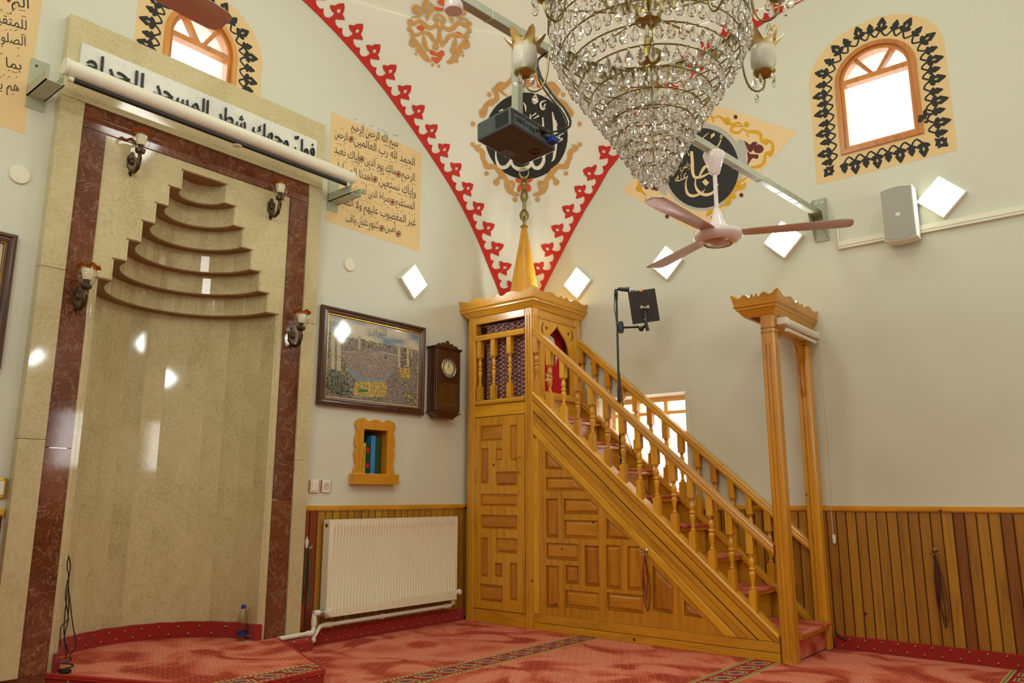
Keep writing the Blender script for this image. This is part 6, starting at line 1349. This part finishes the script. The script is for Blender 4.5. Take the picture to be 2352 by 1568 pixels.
def border(name, label, fn, W, left, right, bot, top, flip=1, missing=()):
    u0, u1, z0, zs_, zt = W; t_ = painted(name, label, loc=fn((u0+u1)/2, z0, 0))
    MB().sheet(arch(u0-left, u1+right, z0-bot, zs_+.05, zt+top, 24), [arch(*W)], fn, 0, .0012).build('painted_ground', 'paint_tan', t_)
    o_ = .068; P = []
    z = z0-.02
    pts = []
    n = 40
    for i in range(n+1): pts.append(((u0-o_, z0-.03+(zs_-z0+.03)*i/n), (-1, 0)))
    c_2 = (u0+u1)/2; aa, bb = (u1-u0)/2+o_, (zt-zs_)+o_
    for i in range(1, 60):
        th = math.pi-math.pi*i/60; nn = V((math.cos(th)/aa, math.sin(th)/bb)).normalized(); pts.append(((c_2+aa*math.cos(th), zs_+bb*math.sin(th)), (nn.x, nn.y)))
    for i in range(n+1): pts.append(((u1+o_, zs_-(zs_-z0+.03)*i/n), (1, 0)))
    L = [0]
    for i in range(1, len(pts)): L.append(L[-1]+math.dist(pts[i][0], pts[i-1][0]))
    cnt = round(L[-1]/.079); path = []
    for k in range(cnt+1):
        s_ = L[-1]*k/cnt; i = min(range(len(L)), key=lambda j: abs(L[j]-s_)); path.append(pts[i])
    keep = [pp for i, pp in enumerate(path) if i not in missing]
    m = MB(); vine(m, [pp for i, pp in enumerate(path) if i not in missing or i == 0] if not missing else [pp for i, pp in enumerate(path) if i > max(missing)], fn); m.build('vine_border', 'paint_black', t_)
    cb2 = round((u1-u0)/.079); m = MB(); vine(m, [((u0+.01+(u1-u0-.02)*k/cb2, z0-o_), (0, -1)) for k in range(cb2+1)], fn, 1); m.build('vine_border', 'paint_black', t_)
    m = MB()
    for sx, uu in ((-1, u0-o_), (1, u1+o_)):
        e = (uu+sx*.02, z0-o_-.02); d = V((sx, -1.0)).normalized(); s_ = V((-d.y, d.x)); K = lambda a_, b_: (e[0]+d.x*a_+s_.x*b_, e[1]+d.y*a_+s_.y*b_)
        m.sheet([K(a_*1.25, b_*1.25) for a_, b_ in crom([(-.03, 0), (-.01, .012), (.0, .03), (.014, .026), (.022, .036), (.034, .018), (.058, .0), (.034, -.018), (.022, -.036), (.014, -.026), (.0, -.03), (-.01, -.012)], 3, True)], [[K(.010, 0), K(.02, .009), K(.032, 0), K(.02, -.009)]], fn, .0013, .0022)
    m.build('corner_flower', 'paint_black', t_); return t_
border('window_border_painting', 'tan arch with black leaf vine painted around the window of the right wall', fnR, WIN1, .19, .195, .185, .185)
border('window_border_painting', 'tan arch with black leaf vine painted around the window above the niche', fnF, WIN2, .19, .205, .185, .185)
# red flower borders along the two edges of the pendentive ----------------------------
U_ = [(985, 185), (975, 230), (985, 270), (1010, 290), (1035, 300), (1075, 292), (1092, 272), (1068, 242), (1058, 208), (1056, 178), (1080, 180), (1110, 200), (1152, 194), (1213, 210), (1213, 250), (1200, 290), (1178, 315), (1192, 342), (1198, 382), (1160, 366), (1122, 352), (1100, 335), (1088, 360), (1095, 400), (1120, 440), (1160, 455)]
H_ = [(1127, 248), (1167, 250), (1160, 287), (1124, 285)]
A0 = V((985, 185)); AB = V((1160, 455))-A0; ABl = AB.length; e1 = AB/ABl; e2 = V((e1.y, -e1.x))
loc_ = lambda p: ((V(p)-A0).dot(e1)/ABl, (V(p)-A0).dot(e2)/ABl)
UL, HL = [loc_(p) for p in U_], [loc_(p) for p in H_]
def edge_border(label, edge, sgn):
    N_ = 400; zz_ = [2.47+(4.864-2.47)*i/N_ for i in range(N_+1)]; C_ = [S(z, edge) for z in zz_]; L = [0]
    for i in range(N_): L.append(L[-1]+(C_[i+1]-C_[i]).length)
    eps = .02
    def at(s_, d):
        s_ = max(0, min(L[-1]-1e-4, s_)); lo, hi = 0, N_
        while hi-lo > 1:
            mi = (lo+hi)//2
            if L[mi] <= s_: lo = mi
            else: hi = mi
        k = (s_-L[lo])/(L[lo+1]-L[lo]); z = zz_[lo]+(zz_[lo+1]-zz_[lo])*k
        P = S(z, edge); Q = S(min(4.9, z+.004), edge); T = (Q-P).normalized(); h_ = S(z, abs(edge-.03))-P; n_ = (h_-T*h_.dot(T)).normalized(); X = P+n_*d
        # drop back on to the surface: solve for (z,a) nearest to X
        zq, aq = z, abs(edge-.0)
        for _ in range(5):
            Y = S(zq, aq); dz = (S(zq+1e-3, aq)-Y)*1000; da = (S(zq, aq+1e-3)-Y)*1000; e = X-Y
            A = Matrix(((dz.dot(dz), dz.dot(da)), (dz.dot(da), da.dot(da)))); b_ = V((e.dot(dz), e.dot(da))); s2 = A.inverted() @ b_; zq += max(-.3, min(.3, s2[0])); aq += max(-.3, min(.3, s2[1]))
        Y = S(zq, aq); nn = (S(zq+1e-3, aq)-Y).cross(S(zq, aq+1e-3)-Y).normalized()
        if nn.dot(V((CX, CY, 3.5))-Y) < 0: nn = -nn
        return Y, nn
    t_ = painted('red_flower_border', label, loc=tuple(S(2.6, edge)))
    UN = .1985; wb_ = .068; cnt = int(L[-1]/UN)
    for k in range(cnt):
        s0 = L[-1]-UN*(k+1)-.05
        def fnE(u, v, w_):
            P, nn = at(s0+(1-u)*UN, v*UN*1.32+wb_); return P+nn*(.004+w_)
        poly = UL+[(1.0+1e-3, -wb_/UN/1.32+.005)]+[(t2_, -wb_/UN/1.32+.005) for t2_ in (.8, .6, .4, .2)]+[(0, -wb_/UN/1.32+.005)]
        m = MB(); m.sheet(poly, [HL], fnE, 0, .0015); m.build('flower_unit', 'paint_red', t_)
    return t_
edge_border('red painted flower border curving up left of the pulpit spire', 0, 1)
edge_border('red painted flower border curving up right of the pulpit spire', 1, 1)
# black roundel with the word in cream, ochre scrolls round it (pendentive) -----------------
g = fnpx((1000, 0), 2.904, lambda px, py, w_: pend(px, py, .004+w_))
md = painted('calligraphy_roundel', 'black painted roundel with cream Arabic script in ochre scrolls behind the projector', loc=tuple(pend(1208, 400)))
m = MB(); nr, na = 10, 48
m.add([g(606, 905, .0012)]+[g(606+276*j/nr*math.cos(2*math.pi*i/na), 905+288*j/nr*math.sin(2*math.pi*i/na), .0012) for j in range(1, nr+1) for i in range(na)]+[g(606+277*math.cos(2*math.pi*i/na), 905+289*math.sin(2*math.pi*i/na), -.001) for i in range(na)],
      [(0, 1+i, 1+(i+1) % na) for i in range(na)]+[(1+j*na+i, 1+(j+1)*na+i, 1+(j+1)*na+(i+1) % na, 1+j*na+(i+1) % na) for j in range(nr) for i in range(na)])
m.build('black_disc', 'paint_black', md)
def strokes(par, name, mat, fn, L, lo=.0018, hi=.0028):
    for i, (pts, wd) in enumerate(L):
        m = MB(); stroke(m, pts, wd, fn, lo+.00012*i, hi+.00012*i, 4); m.build(name, mat, par)
def dots(par, name, mat, fn, L, lo=0., hi=.0012):
    for x, y, r_ in L:
        m = MB(); blob(m, x, y, r_, r_*1.05, fn, lo, hi+.0045); m.build(name, mat, par)
strokes(md, 'brush_stroke', 'paint_cream', g, [
    ([(402, 1000), (404, 1060), (428, 1110), (468, 1112), (498, 1080), (510, 1040), (508, 960)], [6, 14, 22, 26, 22, 16, 10]),
    ([(500, 1050), (518, 1105), (568, 1128), (620, 1112), (640, 1070), (640, 900), (632, 760)], [10, 20, 28, 26, 20, 18, 8]),
    ([(640, 1060), (655, 1110), (690, 1118), (718, 1085), (724, 1040), (722, 900), (716, 780)], [12, 22, 26, 24, 20, 18, 8]),
    ([(775, 1075), (792, 1050), (800, 960), (798, 850), (780, 745)], [4, 16, 26, 26, 6]), ([(800, 800), (815, 840)], [10, 4]),
    ([(738, 668), (706, 680), (702, 705), (716, 726), (736, 716)], [4, 12, 14, 16, 4]), ([(735, 690), (722, 712)], [10, 8]),
    ([(858, 888), (830, 900), (826, 920), (850, 926), (824, 944)], [4, 9, 9, 8, 4]), ([(584, 680), (600, 705), (602, 742)], [3, 12, 4]),
    ([(420, 740), (450, 728)], [3, 12]), ([(490, 715), (540, 700)], [3, 12]), ([(655, 790), (690, 768)], [4, 12]), ([(640, 775), (672, 752)], [4, 10]),
    ([(520, 800), (560, 840), (520, 880)], [5, 14, 5]), ([(450, 860), (480, 900), (440, 940)], [5, 14, 5])])
half_ring = [([(606, 560), (560, 555), (520, 500), (545, 450), (600, 440)], [6, 18, 22, 18, 6]), ([(545, 470), (500, 540), (450, 580), (425, 560), (440, 610), (480, 640)], [8, 22, 22, 14, 16, 6]),
    ([(480, 560), (430, 560), (405, 600), (410, 660), (370, 680), (335, 710), (330, 760), (312, 780)], [6, 22, 24, 24, 26, 24, 20, 6]), ([(350, 730), (305, 740), (310, 775), (330, 780)], [8, 20, 16, 6]),
    ([(305, 965), (270, 985), (310, 1010), (318, 1060), (345, 1080)], [4, 22, 26, 24, 6]), ([(315, 1050), (340, 1110), (395, 1110), (440, 1170), (400, 1200)], [10, 24, 24, 26, 8]),
    ([(430, 1120), (470, 1200), (485, 1260), (520, 1290), (560, 1300)], [8, 26, 30, 22, 14]), ([(470, 1235), (495, 1215), (520, 1225), (510, 1270)], [6, 18, 20, 8])]
half_ring = [(p, [q*1.3 for q in w_]) for p, w_ in half_ring]
allr = half_ring+[([(1212-x, y) for x, y in p], w_) for p, w_ in half_ring]
strokes(md, 'ochre_scroll', 'paint_ochre', g, allr, 0, .0012)
dots(md, 'ochre_dot', 'paint_ochre', g, [(1212-x if sx else x, y, r_) for sx in (0, 1) for x, y, r_ in ((360, 630, 14), (250, 825, 14), (248, 962, 14), (340, 1156, 14), (440, 575, 24), (372, 685, 20), (330, 722, 18), (395, 600, 18), (405, 1215, 20), (440, 1165, 16), (340, 1105, 20), (530, 1330, 16))])
for cx3, cy3, s_ in ((632, 530, 1), (585, 1240, -1)):
    for pl in ([(-12, -60), (0, -75), (20, -65), (32, -30), (15, -10), (-8, -20)], [(-40, -20), (-30, -45), (-10, -20), (10, 0), (-20, 15)], [(45, -40), (55, -10), (35, 15), (15, 8), (20, -20)], [(-45, 25), (0, 18), (50, 25), (72, 62), (30, 45), (-20, 48), (-50, 50)]):
        m = MB(); m.sheet([(cx3+x, cy3+s_*y) for x, y in crom(pl, 3, True)], [], g, 0, .0012); m.build('orange_petal', 'paint_orange', md)
# round arabesque above -----------------------------------------------------------------
g2 = fnpx((880, 0), 3.733, lambda px, py, w_: pend(px, py, .004+w_))
ar = painted('round_arabesque', 'round ochre and orange arabesque painted above the text panel near the top edge', loc=tuple(pend(1010, 120)))
HS = [([(232, 190), (262, 208), (310, 172), (352, 210), (402, 240), (450, 212), (478, 150)], [22, 26, 24, 36, 30, 22, 6]), ([(228, 250), (275, 300), (345, 278), (405, 300), (432, 345), (476, 372)], [22, 24, 22, 32, 26, 12]),
      ([(222, 290), (262, 330), (300, 385), (335, 455), (385, 512), (420, 515)], [6, 20, 34, 44, 34, 10]), ([(345, 300), (352, 362), (374, 425)], [10, 36, 14]), ([(235, 150), (300, 135), (340, 90), (360, 30), (385, -30)], [6, 22, 26, 34, 20]),
      ([(320, 60), (270, 50), (262, 95), (300, 105)], [10, 20, 20, 10]), ([(375, 180), (385, 110), (420, 60), (400, 20)], [12, 34, 30, 8]), ([(245, 320), (232, 360), (262, 395), (275, 365)], [8, 16, 22, 10]), ([(300, 440), (272, 425)], [16, 4]), ([(476, 250), (455, 190), (440, 150), (478, 110)], [22, 20, 22, 12]), ([(476, 260), (470, 330), (450, 385)], [16, 20, 22])]
HS = [(p, [q*1.22 for q in w_]) for p, w_ in HS]
strokes(ar, 'ochre_scroll', 'paint_ochre', g2, HS+[([(960-x+4, y+14) for x, y in p], w_) for p, w_ in HS], 0, .0012)
for x, y, r_ in ((232, 190, 26), (226, 248, 22), (246, 372, 26), (280, 82, 24), (280, 460, 11), (424, 553, 12), (478, 566, 12), (374, 420, 20), (450, 400, 28), (634, 524, 11)):
    dots(ar, 'ochre_dot', 'paint_ochre', g2, [(x, y, r_)]+([(964-x, y+14, r_)] if x < 400 else []))
for pl in ([(285, 232), (315, 215), (350, 225), (352, 250), (325, 264), (298, 252)], [(612, 290), (640, 270), (685, 300), (650, 322), (618, 312)], [(402, 424), (440, 440), (466, 450), (500, 430), (524, 446), (520, 478), (466, 480), (404, 464)], [(414, 486), (450, 492), (504, 482), (496, 512), (455, 545), (420, 510)], [(468, 6), (520, -20), (522, 30), (520, 48), (470, 30)], [(444, 56), (470, 62), (516, 70), (512, 92), (446, 86)]):
    m = MB(); m.sheet(crom(pl, 3, True), [], g2, 0, .0012); m.build('orange_petal', 'paint_orange', ar)
# tilted diamond with a black roundel on the right wall ------------------------------------
dm_ = painted('calligraphy_diamond', 'tan diamond with black roundel and cream script painted behind the ceiling fan', loc=pB(1612, 500))
h = fnpx((1400, 230), 3.92, SB_)
MB().sheet([(820, -5), (1690, 285), (830, 1215), (115, 820)], [], h, 0, .0012).build('painted_ground', 'paint_tan2', dm_)
m = MB(); blob(m, 835, 600, 372, 395, h, .0020, .0024, 40); m.build('grey_disc', 'paint_grey', dm_); m = MB(); m.sheet([(1150, 350), (1215, 360), (1240, 430), (1230, 520), (1245, 570), (1190, 600), (1140, 560)], [], h, .0013, .0018); m.build('grey_lobe', 'paint_grey', dm_); m = MB(); m.sheet([(440, 700), (500, 640), (520, 860), (470, 850), (440, 810)], [], h, .0013, .0018); m.build('grey_lobe', 'paint_grey', dm_)
m = MB(); blob(m, 832, 610, 333, 360, h, .0025, .0030, 48); m.build('black_disc', 'paint_black', dm_)
strokes(dm_, 'brush_stroke', 'paint_tan2', h, [
    ([(738, 460), (746, 560), (748, 640), (768, 692), (826, 690), (900, 655)], [26, 28, 28, 26, 22, 10]), ([(705, 678), (686, 750), (700, 835), (752, 862), (822, 838), (862, 800)], [4, 12, 24, 26, 16, 4]),
    ([(778, 690), (772, 762), (806, 826), (872, 852), (942, 822), (980, 750)], [6, 16, 28, 28, 20, 6]), ([(1004, 352), (985, 400), (955, 432), (925, 440)], [10, 12, 10, 3]), ([(895, 292), (850, 330), (818, 378)], [3, 9, 5]),
    ([(806, 690), (850, 610), (905, 570)], [14, 26, 10]), ([(880, 410), (905, 392), (930, 402)], [3, 14, 3]), ([(1010, 470), (1034, 478)], [22, 22]), ([(1048, 492), (1080, 500)], [22, 22]), ([(848, 722), (882, 758)], [42, 42]), ([(694, 450), (718, 500)], [4, 10]),
    ([(940, 540), (990, 500), (1060, 520)], [8, 22, 10])], .0031, .0036)
m = MB(); m.sheet([(945, 290), (948, 318), (910, 346), (914, 312)], [], h, .0031, .0038); m.build('script_mark', 'paint_tan2', dm_); m = MB(); ring_o = [(1006+13*math.cos(R(30*i)), 328+16*math.sin(R(30*i))) for i in range(12)]; m.sheet(ring_o, [[(1006+6*math.cos(R(30*i)), 328+8*math.sin(R(30*i))) for i in range(12)]], h, .0031, .0038); m.build('script_mark', 'paint_tan2', dm_)
line(dm_, 'رضي الله', 560, 640, 728, 600, 100, h, 'paint_tan2', 0, .0031, .0038); line(dm_, 'عنه', 590, 745, 700, 700, 110, h, 'paint_tan2', 0, .0031, .0038)
GS = [([(800, 200), (860, 190), (905, 130), (930, 170), (935, 205)], [12, 22, 18, 26, 8]), ([(920, 175), (980, 145), (1020, 170), (1050, 205), (1110, 215), (1165, 205), (1200, 240)], [10, 16, 26, 26, 24, 22, 12]), ([(1200, 235), (1110, 235), (1100, 280), (1160, 290), (1195, 255)], [8, 22, 26, 24, 10]),
      ([(1195, 250), (1240, 280), (1320, 285), (1360, 310), (1370, 370), (1440, 370), (1470, 400)], [12, 24, 34, 30, 24, 26, 20]), ([(1470, 400), (1460, 470), (1405, 480), (1390, 560), (1330, 600), (1270, 600)], [26, 34, 26, 28, 30, 20]), ([(1240, 300), (1250, 340)], [20, 4]),
      ([(1270, 650), (1200, 720), (1130, 740), (1150, 790), (1215, 750)], [6, 18, 24, 20, 8]), ([(1225, 740), (1200, 790), (1110, 810), (1080, 870), (1075, 930), (1000, 950)], [10, 24, 30, 30, 26, 14]), ([(1010, 950), (960, 990), (920, 1000), (880, 1030), (870, 1045)], [10, 26, 30, 20, 6]),
      ([(250, 740), (285, 735), (245, 800), (290, 820), (330, 860)], [14, 24, 26, 24, 8]), ([(320, 880), (350, 915), (400, 910)], [14, 22, 8]), ([(420, 985), (440, 950), (480, 985), (540, 990)], [22, 24, 24, 10]), ([(565, 1030), (620, 1060), (680, 1050), (720, 1090)], [26, 30, 24, 8]), ([(680, 260), (720, 250)], [20, 10]), ([(480, 440), (520, 430)], [20, 16])]
strokes(dm_, 'gold_scroll', 'paint_gold', h, GS, .0013, .002)
dots(dm_, 'gold_dot', 'paint_gold', h, ((1060, 180, 26), (1230, 215, 22), (1405, 370, 26), (1440, 480, 22), (1160, 760, 18), (1110, 860, 24), (1060, 905, 20), (640, 1050, 22), (440, 970, 20), (270, 790, 20), (900, 1005, 20)), .0013, .002)
dots(dm_, 'maroon_dot', 'paint_maroon', h, [(x, y, 17) for x, y in ((1134, 150), (1186, 853), (517, 1046), (762, 1120), (876, 105), (930, 1055))], .0013, .002)
for pl in ([(1215, 362), (1262, 400), (1290, 375), (1330, 380), (1315, 420), (1270, 470), (1240, 440)], [(1300, 440), (1340, 395), (1390, 430), (1365, 475), (1310, 470)], [(1240, 460), (1270, 485), (1340, 490), (1330, 530), (1290, 520), (1260, 560), (1240, 590), (1245, 530)], [(375, 695), (395, 735), (440, 745), (435, 815), (405, 810), (360, 790)], [(312, 770), (345, 730), (385, 745), (370, 780), (330, 805)]):
    m = MB(); m.sheet(crom(pl, 2, True), [], h, .0013, .002); m.build('maroon_petal', 'paint_maroon', dm_)

# scorched plaster at the lower right corner of the window of the right wall
m = MB()
for k, (x, y, rx, ry) in enumerate(((2112, 268, 11, 5), (2118, 260, 6, 9), (2106, 276, 6, 6), (2128, 262, 9, 3), (2120, 280, 5, 3))):
    m.sheet([(x+rx*math.cos(R(30*i))*(.8+.35*((i*7+k*3) % 5)/5), y+ry*math.sin(R(30*i))*(.8+.4*((i*5+k) % 4)/4)) for i in range(12)], [], lambda u, v, w_: pB(u+7, v, w_+.0003*k), .0145 if k in (0, 2) else .0016, .0160 if k in (0, 2) else .0022)
sm = tag(m.build('scorch_mark', 'paint_black', None), 'black scorch stain at the lower right corner of the right wall window', 'stain'); sm['kind'] = 'stuff'
